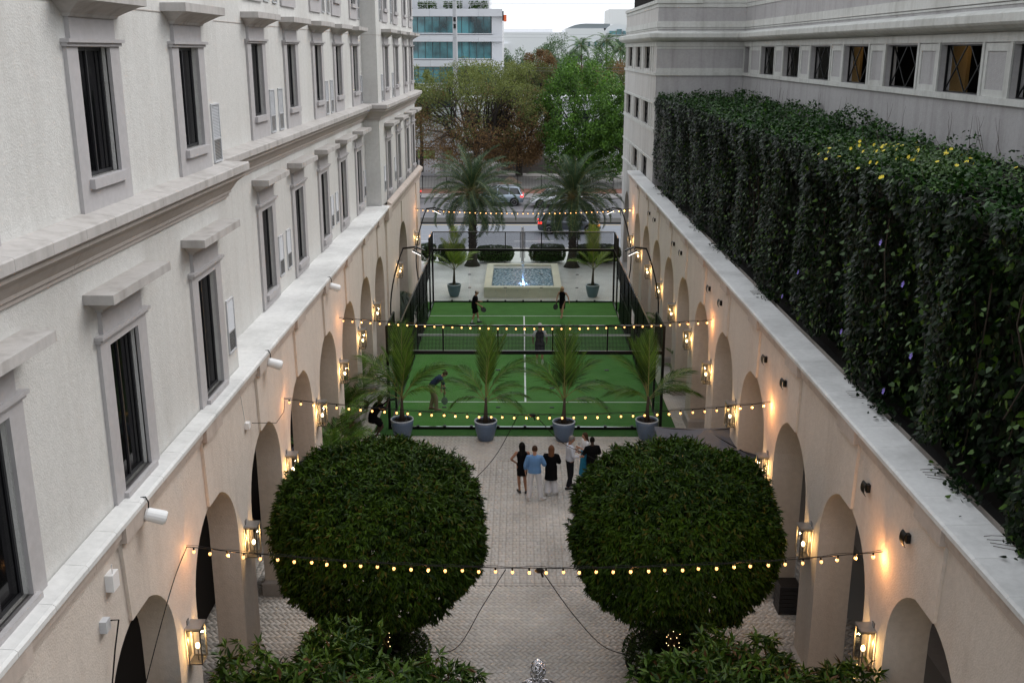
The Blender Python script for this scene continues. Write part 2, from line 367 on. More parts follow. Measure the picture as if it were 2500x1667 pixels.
def brick_field(kind, x0, x1, y0, y1):
    """centres and angles of 0.1 x 0.2 pavers"""
    W = .1; out = []
    if kind == 'herr':
        s = math.sqrt(.5)
        ext = (abs(x1-x0)+abs(y1-y0))/2*1.5/W + 6
        cx, cy = (x0+x1)/2, (y0+y1)/2; N = int(ext)
        i, j = np.meshgrid(np.arange(-N, N), np.arange(-N, N), indexing='ij')
        k = (i - j) % 4
        hz = k == 0; vt = k == 3
        for sel, ax in ((hz, 0), (vt, 1)):
            I = i[sel]*W; J = j[sel]*W
            px = I + (W if ax == 0 else W/2); py = J + (W/2 if ax == 0 else W)
            X = cx + (px-py)*s; Y = cy + (px+py)*s
            ok = (X > x0) & (X < x1) & (Y > y0) & (Y < y1)
            X, Y = cx + (Y-cy), cy - (X-cx)
            ok = (X > x0) & (X < x1) & (Y > y0) & (Y < y1)
            a = -PI/4 + (0 if ax == 0 else PI/2)
            out.append(np.stack([X[ok], Y[ok], np.full(ok.sum(), a)], 1))
    else:
        xs = np.arange(x0, x1, .2); ys = np.arange(y0, y1, .2)
        for a_, x in enumerate(xs):
            for b_, y in enumerate(ys):
                if (a_+b_) % 2: out.append(np.array([[x+.1, y+.05, 0], [x+.1, y+.15, 0]]))
                else: out.append(np.array([[x+.05, y+.1, PI/2], [x+.15, y+.1, PI/2]]))
    return np.concatenate(out)
B = [brick_field('herr', -8, 8, -26, -11.75), brick_field('basket', -8, 8, -11.6, -3.2), brick_field('herr', -8, 8, -3.05, 2.4)]
for xx in np.arange(-8, 8, .2):
    B.append(np.array([[xx+.1, -11.675, 0], [xx+.1, -3.125, 0]]))
B = np.concatenate(B)
# keep clear of piers, the court slab
keep = ~((np.abs(B[:,0]) < 5.2) & (B[:,1] > -.5)); B = B[keep]
tz = rng.uniform(-.0015, .0015, len(B))
def bricks_mesh(B, tz, name):
    hl, hw, c, h = .0978, .0478, .0025, .012
    prof = [(-hl,-hw,-h),(hl,-hw,-h),(hl,hw,-h),(-hl,hw,-h),(-hl+c,-hw+c,0),(hl-c,-hw+c,0),(hl-c,hw-c,0),(-hl+c,hw-c,0)]
    # sides rise to just below the chamfer
    A = np.array(prof); n = len(B)
    ca, sa = np.cos(B[:,2])[:,None], np.sin(B[:,2])[:,None]
    X = B[:,0:1] + A[:,0]*ca - A[:,1]*sa; Y = B[:,1:2] + A[:,0]*sa + A[:,1]*ca; Z = tz[:,None] + A[:,2] + 0*X
    V = np.stack([X, Y, Z], 2).reshape(-1, 3)
    F0 = np.array([(4,5,6,7),(0,1,5,4),(1,2,6,5),(2,3,7,6),(3,0,4,7)])
    F = (F0[None] + (np.arange(n)*8)[:,None,None]).reshape(-1, 4)
    return np_mesh(name, V, F, mats=[MPV])
# the 300 pavers that show largest: the open gap between the round trees
vis = (np.abs(B[:,0]-.25) < 1.35) & (B[:,1] < -15.2) & (B[:,1] > -20)
idx = np.where(vis)[0]; idx = idx[np.argsort(B[idx,1])][:300]
rest = np.ones(len(B), bool); rest[idx] = False
fld = link('paver_field', bricks_mesh(B[rest], tz[rest], 'paver_field'), None, paving); fld['kind'] = 'stuff'
pm = bricks_mesh(np.array([[0,0,0.]]), np.array([0.]), 'paver')
for i in idx:
    o = link('paver', pm, None, paving); o.location = (B[i,0], B[i,1], tz[i]); o.rotation_euler = (0, 0, B[i,2])
# far terrace by the fountain: pale pavers, too small to pick apart
def fine_pave():
    m, n, l, b = _mat('pale_terrace'); g = n.new('ShaderNodeNewGeometry')
    br = n.new('ShaderNodeTexBrick'); br.inputs['Scale'].default_value = 1; br.inputs['Brick Width'].default_value = .2; br.inputs['Row Height'].default_value = .1; br.inputs['Mortar Size'].default_value = .006
    br.inputs['Color1'].default_value = (.60,.59,.57,1); br.inputs['Color2'].default_value = (.52,.51,.5,1); br.inputs['Mortar'].default_value = (.34,.33,.31,1); l.new(g.outputs['Position'], br.inputs['Vector'])
    t = n.new('ShaderNodeTexNoise'); t.inputs['Scale'].default_value = .8; t.inputs['Detail'].default_value = 6; l.new(g.outputs['Position'], t.inputs['Vector'])
    mr = n.new('ShaderNodeMapRange'); mr.inputs[1].default_value = .3; mr.inputs[2].default_value = .7; mr.inputs[3].default_value = .8; mr.inputs[4].default_value = 1.1; l.new(t.outputs['Fac'], mr.inputs[0])
    h = n.new('ShaderNodeHueSaturation'); l.new(br.outputs[0], h.inputs['Color']); l.new(mr.outputs[0], h.inputs['Value']); l.new(h.outputs[0], b.inputs['Base Color'])
    m3 = n.new('ShaderNodeMapRange'); m3.inputs[3].default_value = .25; m3.inputs[4].default_value = .6; l.new(t.outputs['Fac'], m3.inputs[0]); l.new(m3.outputs[0], b.inputs['Roughness']); return m
MTER = fine_pave()
slab('terrace_paving', -9.4, 9.4, 20.0, 32.2, -.3, 0, MTER, 'pale paved terrace around the fountain', 'paving')
for s in (-1, 1):
    x0, x1 = (5.0, 9.4) if s > 0 else (-9.4, -5.0)
    slab('side_path', x0, x1, 2.4, 20.0, -.021, -.002, MTER, 'pale paved path beside the %s fence of the court' % ('right' if s > 0 else 'left'), 'path')

# ------------------------------------------------------------------ arcades
PY = [-21.9 + 4.07*k for k in range(-5, 11)]   # arch centres
ARC_R, SPR = 1.48, 3.77
def arcade(s, face, yend, centres, extra):
    """one-storey arcade wall; s=+1 right, -1 left"""
    side = 'right' if s > 0 else 'left'
    lab = ('arcade wall below the ivy pergola, cream stucco with tall round arches' if s > 0 else
           'arcade wall below the windowed facade, cream stucco with tall round arches')
    t = thing('arcade_wall', (s*face, -10, 0), lab, 'arcade')
    ztop, dep, y0 = 6.9, (.76 if s > 0 else .62), -46
    def P(y, d, z): return (s*(face+d), y, z)
    mb = MB(); cur = y0
    arcs = [(c, ARC_R, SPR) for c in centres] + extra
    N = 22
    for c, r, sp in arcs:
        for d in (0, dep): mb.quad(P(cur,d,0), P(c-r,d,0), P(c-r,d,ztop), P(cur,d,ztop))
        pts = [(c - r*math.cos(PI*k/N), sp + r*math.sin(PI*k/N)) for k in range(N+1)]
        for k in range(N):
            (ya, za), (yb, zb) = pts[k], pts[k+1]
            for d in (0, dep): mb.quad(P(ya,d,za), P(yb,d,zb), P(yb,d,ztop), P(ya,d,ztop))
            mb.quad(P(ya,0,za), P(yb,0,zb), P(yb,dep,zb), P(ya,dep,za))
        mb.quad(P(c-r,0,0), P(c-r,dep,0), P(c-r,dep,sp), P(c-r,0,sp)); mb.quad(P(c+r,0,0), P(c+r,dep,0), P(c+r,dep,sp), P(c+r,0,sp))
        cur = c + r
    for d in (0, dep): mb.quad(P(cur,d,0), P(yend,d,0), P(yend,d,ztop), P(cur,d,ztop))
    mb.quad(P(yend,0,0), P(yend,dep,0), P(yend,dep,ztop), P(yend,0,ztop))
    mb.build('wall', M['arcade'], t)
    # keystone pilasters over each arch
    for c, r, sp in arcs:
        top = sp + r
        if c > yend-2: continue
        k = MB(); o = .055
        lo = [(c-.40, top+.01), (c+.40, top+.01)]; hi = [(c+.5, 6.62), (c-.5, 6.62)]
        q = lo + hi
        vs = [P(y,-o,z) for y, z in q] + [P(y,.02,z) for y, z in q]
        k.add(vs, [(0,1,2,3),(0,4,5,1),(1,5,6,2),(2,6,7,3),(3,7,4,0)])
        k.build('keystone', M['arctrim'] if False else M['arcade'], t)
    # plinths
    edges = [y0] + [v for c, r, sp in arcs for v in (c-r, c+r)] + [yend]
    for i in range(0, len(edges), 2):
        a, b = edges[i], edges[i+1]
        if b < -28: continue
        p = MB(); e = .07; h = .43
        X0, X1 = s*(face-e), s*(face+dep+e)
        p.box(X0, X1, a-(e if i else 0), b+e, 0, h-.07)
        # sloped cap
        lo = [(X0,a-e,h-.07),(X1,a-e,h-.07),(X1,b+e,h-.07),(X0,b+e,h-.07)]; hi = [(s*face,a,h),(s*(face+dep),a,h),(s*(face+dep),b,h),(s*face,b,h)]
        p.add(lo+hi, [(0,1,5,4),(1,2,6,5),(2,3,7,6),(3,0,4,7),(4,5,6,7)])
        p.build('plinth', M['plinth'], t)
    return t, arcs
cR = [c for c in PY if c < 22]; cL = [c for c in PY if c < 8]
arcR, arcsR = arcade(1, 6.13, 23.5, cR, [])
arcL, arcsL = arcade(-1, 6.17, 25.2, cL, [(15.7, 2.0, 3.3), (23.1, .55, 3.9)])
# moulding and coping stones on both arcades
mould = [(0,6.60),(.05,6.60),(.05,6.66),(.09,6.70),(.09,6.80),(.13,6.84),(.13,6.88),(0,6.88)]
cop = [(-.55,6.885),(.17,6.885),(.17,6.955),(.13,6.985),(-.55,7.0)]
sweep('moulding', mould, [(6.13,-46),(6.13,23.5)], -1, M['arctrim'], arcR, piece=2.035)
sweep('coping_stone', cop, [(6.13,-46),(6.13,23.5)], -1, M['ledge'], arcR, piece=1.0175)
sweep('moulding', mould, [(-6.17,-46),(-6.17,9.5)], 1, M['arctrim'], arcL, piece=2.035)
sweep('coping_stone', [(-.16,6.885),(.17,6.885),(.17,6.955),(.13,6.985),(-.16,7.0)], [(-6.17,-46),(-6.17,9.5)], 1, M['ledge'], arcL, piece=1.0175)
# pilaster caps where the keystones meet the coping
for s, face, arcs, t in ((1, 6.13, arcsR, arcR), (-1, 6.17, arcsL, arcL)):
    for c, r, sp in arcs:
        if s < 0 and c > 9: continue
        MB().box(s*(face-.152), s*(face-.04), c-.52, c+.52, 6.605, 6.878).build('pilaster_cap', M['arctrim'], t)
# pavilion part of the left arcade (big arch): pilaster and its own cap mouldings
MB().box(-6.19, -6.09, 8.95, 9.75, 0, 6.45).build('pilaster', M['arcade'], arcL)
MB().box(-6.25, -5.95, 8.75, 9.95, 6.45, 6.95).build('pilaster_cap', M['arctrim'], arcL)
mould2 = [(0,6.42),(.06,6.42),(.06,6.5),(.1,6.56),(.1,6.66),(.16,6.76),(.2,6.86),(.2,6.98),(0,7.12)]
sweep('moulding', mould2, [(-6.17,9.955),(-6.17,25.2),(-20,25.2)], 1, M['arctrim'], arcL, piece=2.1)
# recessed terrace on top of the left arcade
MB().box(-7.2, -6.34, -14.7, 9.45, 6.88, 6.97).build('terrace_slab', M['ledge'], arcL)
# corridors behind the arches
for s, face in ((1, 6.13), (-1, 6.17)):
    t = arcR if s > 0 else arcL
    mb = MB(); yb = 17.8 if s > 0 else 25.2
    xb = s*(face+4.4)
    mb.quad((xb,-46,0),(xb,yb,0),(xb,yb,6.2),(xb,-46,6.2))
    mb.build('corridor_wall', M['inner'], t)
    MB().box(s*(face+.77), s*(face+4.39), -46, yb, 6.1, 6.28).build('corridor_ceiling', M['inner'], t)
    for k, c in enumerate(PY):
        if c+2.035 > yb or c < -28: continue
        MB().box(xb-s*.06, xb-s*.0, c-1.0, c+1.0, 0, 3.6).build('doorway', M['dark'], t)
MB().box(9.4, 12, -46, 17.7, -.3, -.01).build('corridor_floor', M['plinth'], arcR)
MB().box(-12, -9.4, -46, 25, -.3, -.01).build('corridor_floor', M['plinth'], arcL)

# ------------------------------------------------------------------ left building
LB = thing('facade_building', (-7.0, -5, 7.0), 'white stucco building on the left with tall hooded windows and deep cornices', 'building')
ycB = [-21.0, -16.65, -25.3, -29.7]
ycR = [-8.9, -4.78, -.62, 3.38, 7.42]
ycP = [12.4, 16.45, 20.55, 23.65]
Z3 = 3.42
def holes(ys, lowz, q=0):
    h = []
    for y in ys: h += [(y-.575, y+.575, lowz, 9.58+q*1.25), (y-.575, y+.575, 12.0+q, 13.8+q), (y-.575, y+.575, 12.0+Z3+q, 13.8+Z3+q)]
    return h
mb = MB()
wall_holes(mb, lambda u, d, z: (-6.35-d, u, z), -46, -14.75, 6.9, 20, holes(ycB, 7.08, -.12), .13)
mb.quad((-6.35,-14.75,6.9), (-7.0,-14.75,6.9), (-7.0,-14.75,20), (-6.35,-14.75,20))
wall_holes(mb, lambda u, d, z: (-7.0-d, u, z), -14.75, 9.5, 6.9, 20, holes(ycR, 7.35), .13)
mb.quad((-6.35,9.5,6.9), (-7.0,9.5,6.9), (-7.0,9.5,20), (-6.35,9.5,20))
wall_holes(mb, lambda u, d, z: (-6.35-d, u, z), 9.5, 25.2, 6.9, 20, holes(ycP, 7.35), .13)
mb.quad((-6.35,25.2,6.9), (-22,25.2,6.9), (-22,25.2,20), (-6.35,25.2,20))
mb.quad((-22,-46,20), (-6.35,-46,20), (-6.35,25.2,20), (-22,25.2,20)); mb.quad((-22,-46,0), (-22,25.2,0), (-22,25.2,20), (-22,-46,20))
mb.build('wall', M['lwall'], LB)
MB().quad((-8.0,-46,0), (-8.0,25.1,0), (-8.0,25.1,19.5), (-8.0,-46,19.5)).build('interior', M['dark'], LB)
# window as a part with sub-parts, in local coordinates: x out, y along, z=0 at opening bottom
def win_meshes(h, zb, zm, zh):
    """h opening height, zb surround bottom, zm moulding, zh top of hood (relative to the opening bottom)"""
    s = MB(); o = .055
    s.box(-.02, o, -.94, -.575, zb, zm); s.box(-.02, o, .575, .94, zb, zm); s.box(-.02, o, -.575, .575, zb, -.14 if zb < -.16 else 0); s.box(-.02, o, -.575, .575, h, zm)
    s.box(-.02, .13, -1.0, 1.0, zm, zm+.05); s.box(-.02, .09, -.98, .98, zm-.05, zm)
    s.box(-.02, o+.01, -.80, .80, zm+.05, zh-.3)
    hd = MB(); yb, yt = .84, 1.22
    def ring(yy, xx, z): return [(-.02,-yy,z),(xx,-yy,z),(xx,yy,z),(-.02,yy,z)]
    st = [(yb,.10,zh-.34),(yb+.02,.12,zh-.30),(yb+.08,.16,zh-.27),(yb+.26,.34,zh-.17),(yb+.30,.38,zh-.155),(yt,.44,zh-.14),(yt,.44,zh)]
    vs = [v for a in st for v in ring(*a)]; k = len(st)
    hd.add(vs, [(i*4+j, i*4+(j+1)%4, (i+1)*4+(j+1)%4, (i+1)*4+j) for i in range(k-1) for j in range(4)] + [(0,1,2,3), tuple(range(k*4-4, k*4))])
    si = MB().box(-.125, .13, -.66, .66, -.14, -.0)
    fr = MB(); x0, x1 = -.12, -.075
    for a, b in ((-.575,-.525),(.525,.575),(-.02,.02)): fr.box(x0, x1, a, b, .0, h)
    for z in (0, h-.05): fr.box(x0, x1-.003, -.525, .525, z, z+.05)
    pn = MB().quad((-.10,-.54,.03),(-.10,.54,.03),(-.10,.54,h-.03),(-.10,-.54,h-.03))
    return s, hd, si, fr, pn
def make_window(h, zb, zm, zh, loc, parent, rot=0):
    s, hd, si, fr, pn = win_meshes(h, zb, zm, zh)
    w = s.build('window', M['ltrim'], None); w.parent = parent; w.location = Vector(loc) - off(parent); w.rotation_euler = (0,0,rot)
    for nm, m_, mt in (('hood', hd, M['cornice']), ('sill', si, M['ltrim']), ('frame', fr, M['frame']), ('pane', pn, M['pane'])):
        o = m_.build(nm, mt, None); o.parent = w
    return w
wl = None; wu = None
for ys, X in ((ycR, -7.0), (ycB, -6.35), (ycP, -6.35)):
    for y in ys:
        low = 7.35 if X < -6.5 or y > 0 else 7.15
        if X > -6.5 and y < 0:
            if y == ycB[0]: wlb = make_window(2.35, -.1, 2.52, 3.25, (X,y,7.08), LB)
            else: dup(wlb, LB, Vector((X,y,7.08))-off(LB))
        elif wl is None: wl = make_window(2.23, -.35, 2.40, 3.12, (X,y,7.35), LB)
        else: dup(wl, LB, Vector((X,y,7.35))-off(LB))
        for dz in (0, Z3):
            if wu is None: wu = make_window(1.8, -.57, 1.86, 2.54, (X,y,12.0), LB)
            else: dup(wu, LB, Vector((X,y,12.0+dz-(.12 if (X > -6.5 and y < 0) else 0)))-off(LB))
# curtains behind the nearest upper panes
# wall vents
def make_vent(hh, loc, parent, plain_low=False):
    f = MB(); w = .27
    f.box(-.01,.03,-w,-w+.03,0,hh); f.box(-.01,.03,w-.03,w,0,hh); f.box(-.01,.035,-w,w,hh-.03,hh); f.box(-.01,.035,-w,w,0,.03); f.box(-.01,.03,-w+.03,w-.03,hh*.4-.015,hh*.4+.015)
    v = f.build('vent', M['vent'], None); v.parent = parent; v.location = Vector(loc) - off(parent)
    b = MB().quad((.004,-w+.03,.03),(.004,w-.03,.03),(.004,w-.03,hh-.03),(.004,-w+.03,hh-.03)).build('backing', M['ventin'], None); b.parent = v
    l1 = MB(); n = 22
    z0, z1 = hh*.4+.02, hh-.035
    for i in range(n):
        z = z0+(z1-z0)*i/n; l1.add([(.006,-w+.03,z+.018),(.006,w-.03,z+.018),(.026,w-.03,z),(.026,-w+.03,z)], [(0,1,2,3)])
    o = l1.build('louvre', M['vent'], None); o.parent = v
    l2 = MB(); z0, z1 = .035, hh*.4-.02; n = 14
    for i in range(n):
        z = z0+(z1-z0)*i/n; l2.add([(.008,-w+.03,z+.004),(.008,w-.03,z+.004),(.026,w-.03,z+.024),(.026,-w+.03,z+.024)], [(0,1,2,3)])
    o = l2.build('louvre', M['white'], None); o.parent = v
    return v
v0 = make_vent(1.15, (-7.0, -7.42, 11.46), LB)
def ventat(x, y, z): dup(v0, LB, Vector((x, y, z)) - off(LB))
for z in (11.46, 7.45, 11.46+Z3):
    for y in (-7.42, -6.42, .85, 1.85, 9.0):
        if (y, z) != (-7.42, 11.46): ventat(-7.0, y, z)
    for y in (10.9, 14.9): ventat(-6.35, y, z)
    for y in (-15.15,): ventat(-6.35, y, z)
# upper cornice in stones, mitred round the bay and the pavilion
path = [(-6.35,-46),(-6.35,-14.75),(-7.0,-14.75),(-7.0,9.5),(-6.35,9.5),(-6.35,25.2),(-20,25.2)]
sweep('cornice_stone', [(-.02,11.20),(.40,11.20),(.42,11.22),(.42,11.36),(.40,11.38),(-.02,11.44)], path, 1, M['cornice'], LB, piece=1.0)
sweep('cornice_moulding', [(-.02,10.70),(.05,10.70),(.05,10.76),(.09,10.78),(.09,10.83),(.14,10.90),(.20,10.99),(.30,11.07),(.33,11.10),(.33,11.198),(-.02,11.198)], path, 1, M['soffit'], LB, piece=4)
sweep('string_course', [(-.01,14.26),(.012,14.26),(.012,14.275),(-.01,14.275)], path, 1, M['soffit'], LB)
# ------------------------------------------------------------------ right building (wing, return wall, pavilion)
RB = thing('garage_wing', (11.1, 0, 6.3), 'grey stucco wing on the right with lattice openings above the ivy pergola', 'building')
XW, XP, YR, YE = 11.1, 6.7, 17.8, 33.6
wyc = [16.9, 12.55, 8.3, 4.02, -.22, -4.5, -8.75, -13.0, -17.25, -21.5]
hw = [(y-(.55 if i == 0 else 1.32), y+(.7 if i == 0 else 1.32), 12.56, 13.78) for i, y in enumerate(wyc)]
mb = MB(); wall_holes(mb, lambda u, d, z: (XW+d, u, z), -46, YR, 5.9, 20.5, hw, .32)
mb.quad((XW,-46,20.5),(26,-46,20.5),(26,YR,20.5),(XW,YR,20.5)); mb.quad((26,-46,0),(26,YE,0),(26,YE,20.5),(26,-46,20.5))
mb.build('wall', M['rwall'], RB)
mb = MB()
hp = [(y-1.2, y+1.2, 12.68, 13.82) for y in (30.7, 26.3, 21.9)] + [(y-1.2, y+1.2, 9.75, 10.95) for y in (31.0, 26.4, 21.9)] + [(y-1.2, y+1.2, 6.85, 8.0) for y in (26.4, 21.7)]
arch_c, arch_r, arch_s = 30.2, 1.5, 3.4
wall_holes(mb, lambda u, d, z: (XP+d, u, z), YR, YE, 5.3, 15.85, hp, .3)
N = 20; pts = [(arch_c-arch_r*math.cos(PI*k/N), arch_s+arch_r*math.sin(PI*k/N)) for k in range(N+1)]
for k in range(N):
    (ya, za), (yb, zb) = pts[k], pts[k+1]
    mb.quad((XP,ya,za),(XP,yb,zb),(XP,yb,5.3),(XP,ya,5.3)); mb.quad((XP,ya,za),(XP,yb,zb),(XP+1.1,yb,zb),(XP+1.1,ya,za))
mb.quad((XP,YR,0),(XP,arch_c-arch_r,0),(XP,arch_c-arch_r,5.3),(XP,YR,5.3)); mb.quad((XP,arch_c+arch_r,0),(XP,YE,0),(XP,YE,5.3),(XP,arch_c+arch_r,5.3))
for yy in (arch_c-arch_r, arch_c+arch_r): mb.quad((XP,yy,0),(XP+1.1,yy,0),(XP+1.1,yy,arch_s),(XP,yy,arch_s))
mb.quad((XP,YE,0),(26,YE,0),(26,YE,15.85),(XP,YE,15.85)); mb.quad((XP,YR,15.84),(26,YR,15.84),(26,YE,15.84),(XP,YE,15.84))
mb.build('pavilion_wall', M['rpav'], RB)
MB().quad((XP,YR,5.3),(XW+.02,YR,5.3),(XW+.02,YR,15.85),(XP,YR,15.85)).build('return_wall', M['rwall'], RB)
MB().box(XP+1.3, XP+1.4, 18, YE-.1, 0, 15.5).build('interior', M['dark'], RB)
MB().box(6.15, XP-.003, 23.51, 23.6, 0, 6.9).build('corner_pier', M['arcade'], RB)
# dim interior of the wing
ochre = plain('ochre_interior_wall', (.42,.28,.11), .8, var=.15)
MB().box(16.0, 16.1, -24, 17.5, 11.5, 15).build('interior_wall', M['dark'], RB)
for a, b in ((7.2,8.7), (-3.2,-1.6)): MB().box(13.6, 13.7, a, b, 11.5, 15).build('interior_wall', ochre, RB)
MB().box(XW+.33, 16, -24, 17.5, 12.2, 12.3).build('interior_floor', M['dark'], RB)
MB().box(XW+.33, 16, -24, 17.5, 14.2, 14.3).build('interior_ceiling', M['dark'], RB)
for y in (6.5, -3.8):
    ld = bpy.data.lights.new('interior_lamp', 'POINT'); ld.energy = 5; ld.color = (1, .72, .38); ld.shadow_soft_size = .15
    lo = bpy.data.objects.new('interior_lamp', ld); col.objects.link(lo); lo.parent = RB; lo.location = Vector((12.9, y, 13.8)) - off(RB)
# lattice grilles
def lattice(w, h, ny, name='lattice_grille'):
    mb = MB(); t = .035
    mb.box(.10,.16,-w/2,w/2,0,t); mb.box(.10,.16,-w/2,w/2,h-t,h); mb.box(.10,.16,-w/2,-w/2+t,t,h-t); mb.box(.10,.16,w/2-t,w/2,t,h-t)
    cw = w/ny; ch = cw*.98
    k = 0
    def clip(a, b):
        # clip a segment (y,z) to the frame
        (y0,z0),(y1,z1) = a,b; t0,t1 = 0.,1.
        for p,q in ((-(y1-y0), y0+w/2), ((y1-y0), w/2-y0), (-(z1-z0), z0), ((z1-z0), h-z0)):
            if abs(p) < 1e-9:
                if q < 0: return None
            else:
                r = q/p
                if p < 0: t0 = max(t0, r)
                else: t1 = min(t1, r)
        return None if t0 >= t1-1e-3 else ((y0+(y1-y0)*t0, z0+(z1-z0)*t0), (y0+(y1-y0)*t1, z0+(z1-z0)*t1))
    for i in range(-6, 10):
        for sg in (1, -1):
            y = -w/2 + i*cw
            c = clip((y - sg*cw*4, -4*ch*1.0), (y + sg*cw*4, 4*ch*1.0))
            if c: mb.bar((.13+.004*sg, c[0][0], c[0][1]), (.13+.004*sg, c[1][0], c[1][1]), .03, .03, up=(1,0,0))
    return mb
lg = lattice(2.64, 1.22, 2.0)
g0 = None
for y in wyc[1:]:
    if g0 is None:
        g0 = lg.build('lattice_grille', M['black'], None); g0.parent = RB; g0.location = Vector((XW+.06, y, 12.56)) - off(RB); g0s = g0
    else: dup(g0, RB, Vector((XW+.06, y, 12.56)) - off(RB))
lg2 = lattice(2.4, 1.2, 2.0).build('lattice_grille', M['black'], None); lg2.parent = RB; lg2.location = Vector((XP+.02, 30.7, 12.66)) - off(RB)
for y, z in [(26.3,12.66),(21.9,12.66),(31.0,9.75),(26.4,9.75),(21.9,9.75),(26.4,6.85),(21.7,6.85)]: dup(lg2, RB, Vector((XP+.02, y, z)) - off(RB))
# trim: bands
T, TR = M['rtrim'], 'band'
def band(x0, x1, y0, y1, z0, z1, name='band', m=None): return MB().box(x0,x1,y0,y1,z0,z1).build(name, m or T, RB)
full = [(XP,YE),(XP,YR),(XW,YR),(XW,-46)]
def sw_(name, prof, m=T, path=full, piece=None): return sweep(name, prof, path, 1, m, RB, piece=piece)
# travel from the far end towards the camera: outward is -x, i.e. to the right of travel (-y direction)
corn = [(-.01,14.05),(.30,14.12),(.42,14.2),(.47,14.26),(.47,14.44),(.43,14.48),(-.01,14.58)]
sw_('cornice_stone', corn, piece=1.1)
sw_('band', [(-.01,14.66),(.03,14.66),(.03,14.71),(-.01,14.71)])
sw_('band', [(-.01,14.74),(.05,14.74),(.05,15.03),(-.01,15.03)])
sw_('band', [(-.01,15.70),(.03,15.70),(.03,15.88),(-.01,15.88)])
sw_('coping_stone', [(-.01,15.89),(.10,15.89),(.10,16.06),(-.3,16.06),(-.3,15.89)], path=[(XP,YE),(XP,YR),(8.9,YR)], piece=1.3)
sw_('band', [(-.01,15.90),(.045,15.90),(.045,16.15),(-.01,16.15)], path=[(8.9,YR),(XW,YR),(XW,-46)])
sw_('band', [(-.01,12.40),(.07,12.40),(.07,12.56),(-.01,12.56)], path=[(XP,YE),(XP,YR),(XW,YR),(XW,-46)])
sw_('band', [(-.01,13.83),(.05,13.83),(.05,14.04),(-.01,14.04)])
# return wall extra bands
sw_('band', [(-.01,12.563),(.035,12.563),(.035,12.76),(-.01,12.76)], path=[(XP,YR+.001),(XW,YR+.001)])
sw_('band', [(-.01,13.70),(.03,13.70),(.03,13.80),(-.01,13.80)], path=[(XP,YR+.001),(XW,YR+.001)])
sw_('band', [(-.01,10.98),(.05,10.98),(.05,11.10),(-.01,11.10)], path=[(XP,YE),(XP,YR),(7.6,YR)])
sw_('band', [(-.01,9.55),(.05,9.55),(.05,9.75),(-.01,9.75)], path=[(XP,YE),(XP,YR),(7.6,YR)])
sw_('band', [(-.01,8.05),(.05,8.05),(.05,8.17),(-.01,8.17)], path=[(XP,YE),(XP,YR),(7.6,YR)])
sw_('band', [(-.01,6.70),(.08,6.70),(.08,6.84),(-.01,6.84)], path=[(XP,YE),(XP,YR+5.8)])
# jambs and recessed panels between the openings of the wing
for i, (a, b, c, d) in enumerate(hw):
    for y in (a, b):
        sgn = -1 if y == a else 1
        band(XW-.05, XW+.01, min(y, y+sgn*.13), max(y, y+sgn*.13), 12.562, 13.828, 'jamb')
for i in range(len(hw)-1):
    y1, y0 = hw[i][0]-.13, hw[i+1][1]+.13      # between opening i and i+1 (y decreasing)
    f = MB(); w = .13
    f.box(XW-.03, XW+.01, y0+.04, y0+.04+w, 12.562, 13.8); f.box(XW-.03, XW+.01, y1-.04-w, y1-.04, 12.562, 13.8)
    f.box(XW-.03, XW+.01, y0+.04+w, y1-.04-w, 12.562, 12.72); f.box(XW-.03, XW+.01, y0+.04+w, y1-.04-w, 13.62, 13.8)
    p = f.build('panel', T, RB)
for y, z0, z1 in [(yy, 12.562, 13.828) for yy in (32.6, 28.5, 24.1, 19.6)] + [(yy, 9.76, 10.97) for yy in (32.8, 28.7, 24.15, 19.6)] + [(yy, 6.85, 8.04) for yy in (28.6, 24.0)]:
    w = .62 if y < 30 and y > 20 else .45
    for q in (-1, 1): MB().box(XP-.045, XP+.01, y+q*w-.08, y+q*w+.08, z0, z1).build('jamb', T, RB)
# top storey set back on the pavilion
ts = MB(); ts.box(7.0, 8.7, 18.1, YE-.5, 16.9, 20)
for x in (6.98, 7.42, 7.86, 8.3, 8.66): ts.box(x-.07, x+.07, 18.1, 18.4, 16.07, 16.9)
ts.build('top_storey', T, RB)
MB().box(7.1, 8.6, 18.45, YE-.6, 15.86, 19.5).build('interior', M['dark'], RB)
MB().box(8.7, 26, YR+.002, YE-.3, 15.86, 20).build('upper_wall', M['rwall'], RB)

# ------------------------------------------------------------------ pergola with vines on top of the right arcade
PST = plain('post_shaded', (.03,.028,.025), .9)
PG = thing('pergola', (9, -6, 6.3), 'dark steel pergola frame mostly hidden under the vines, above the right arcade', 'pergola')
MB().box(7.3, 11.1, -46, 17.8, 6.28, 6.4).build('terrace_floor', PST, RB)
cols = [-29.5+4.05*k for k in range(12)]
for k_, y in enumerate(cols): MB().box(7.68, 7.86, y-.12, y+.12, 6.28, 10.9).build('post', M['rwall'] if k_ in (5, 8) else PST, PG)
MB().box(6.98, 7.12, -46, 17.5, 10.9, 11.05).build('beam', M['black'], PG)
MB().box(10.85, 11.0, -46, 17.5, 11.0, 11.16).build('beam', M['black'], PG)
for k in range(30): MB().box(7.12, 10.85, -40+k*1.95, -39.92+k*1.95, 10.95, 11.05).build('rafter', M['black'], PG)
wires = MB()
for i in range(6): wires.tube([(7.6+i*.55, -46, 11.08), (7.6+i*.55, 17.5, 11.08)], .008, 4)
wires.build('wires', M['iron'], PG)

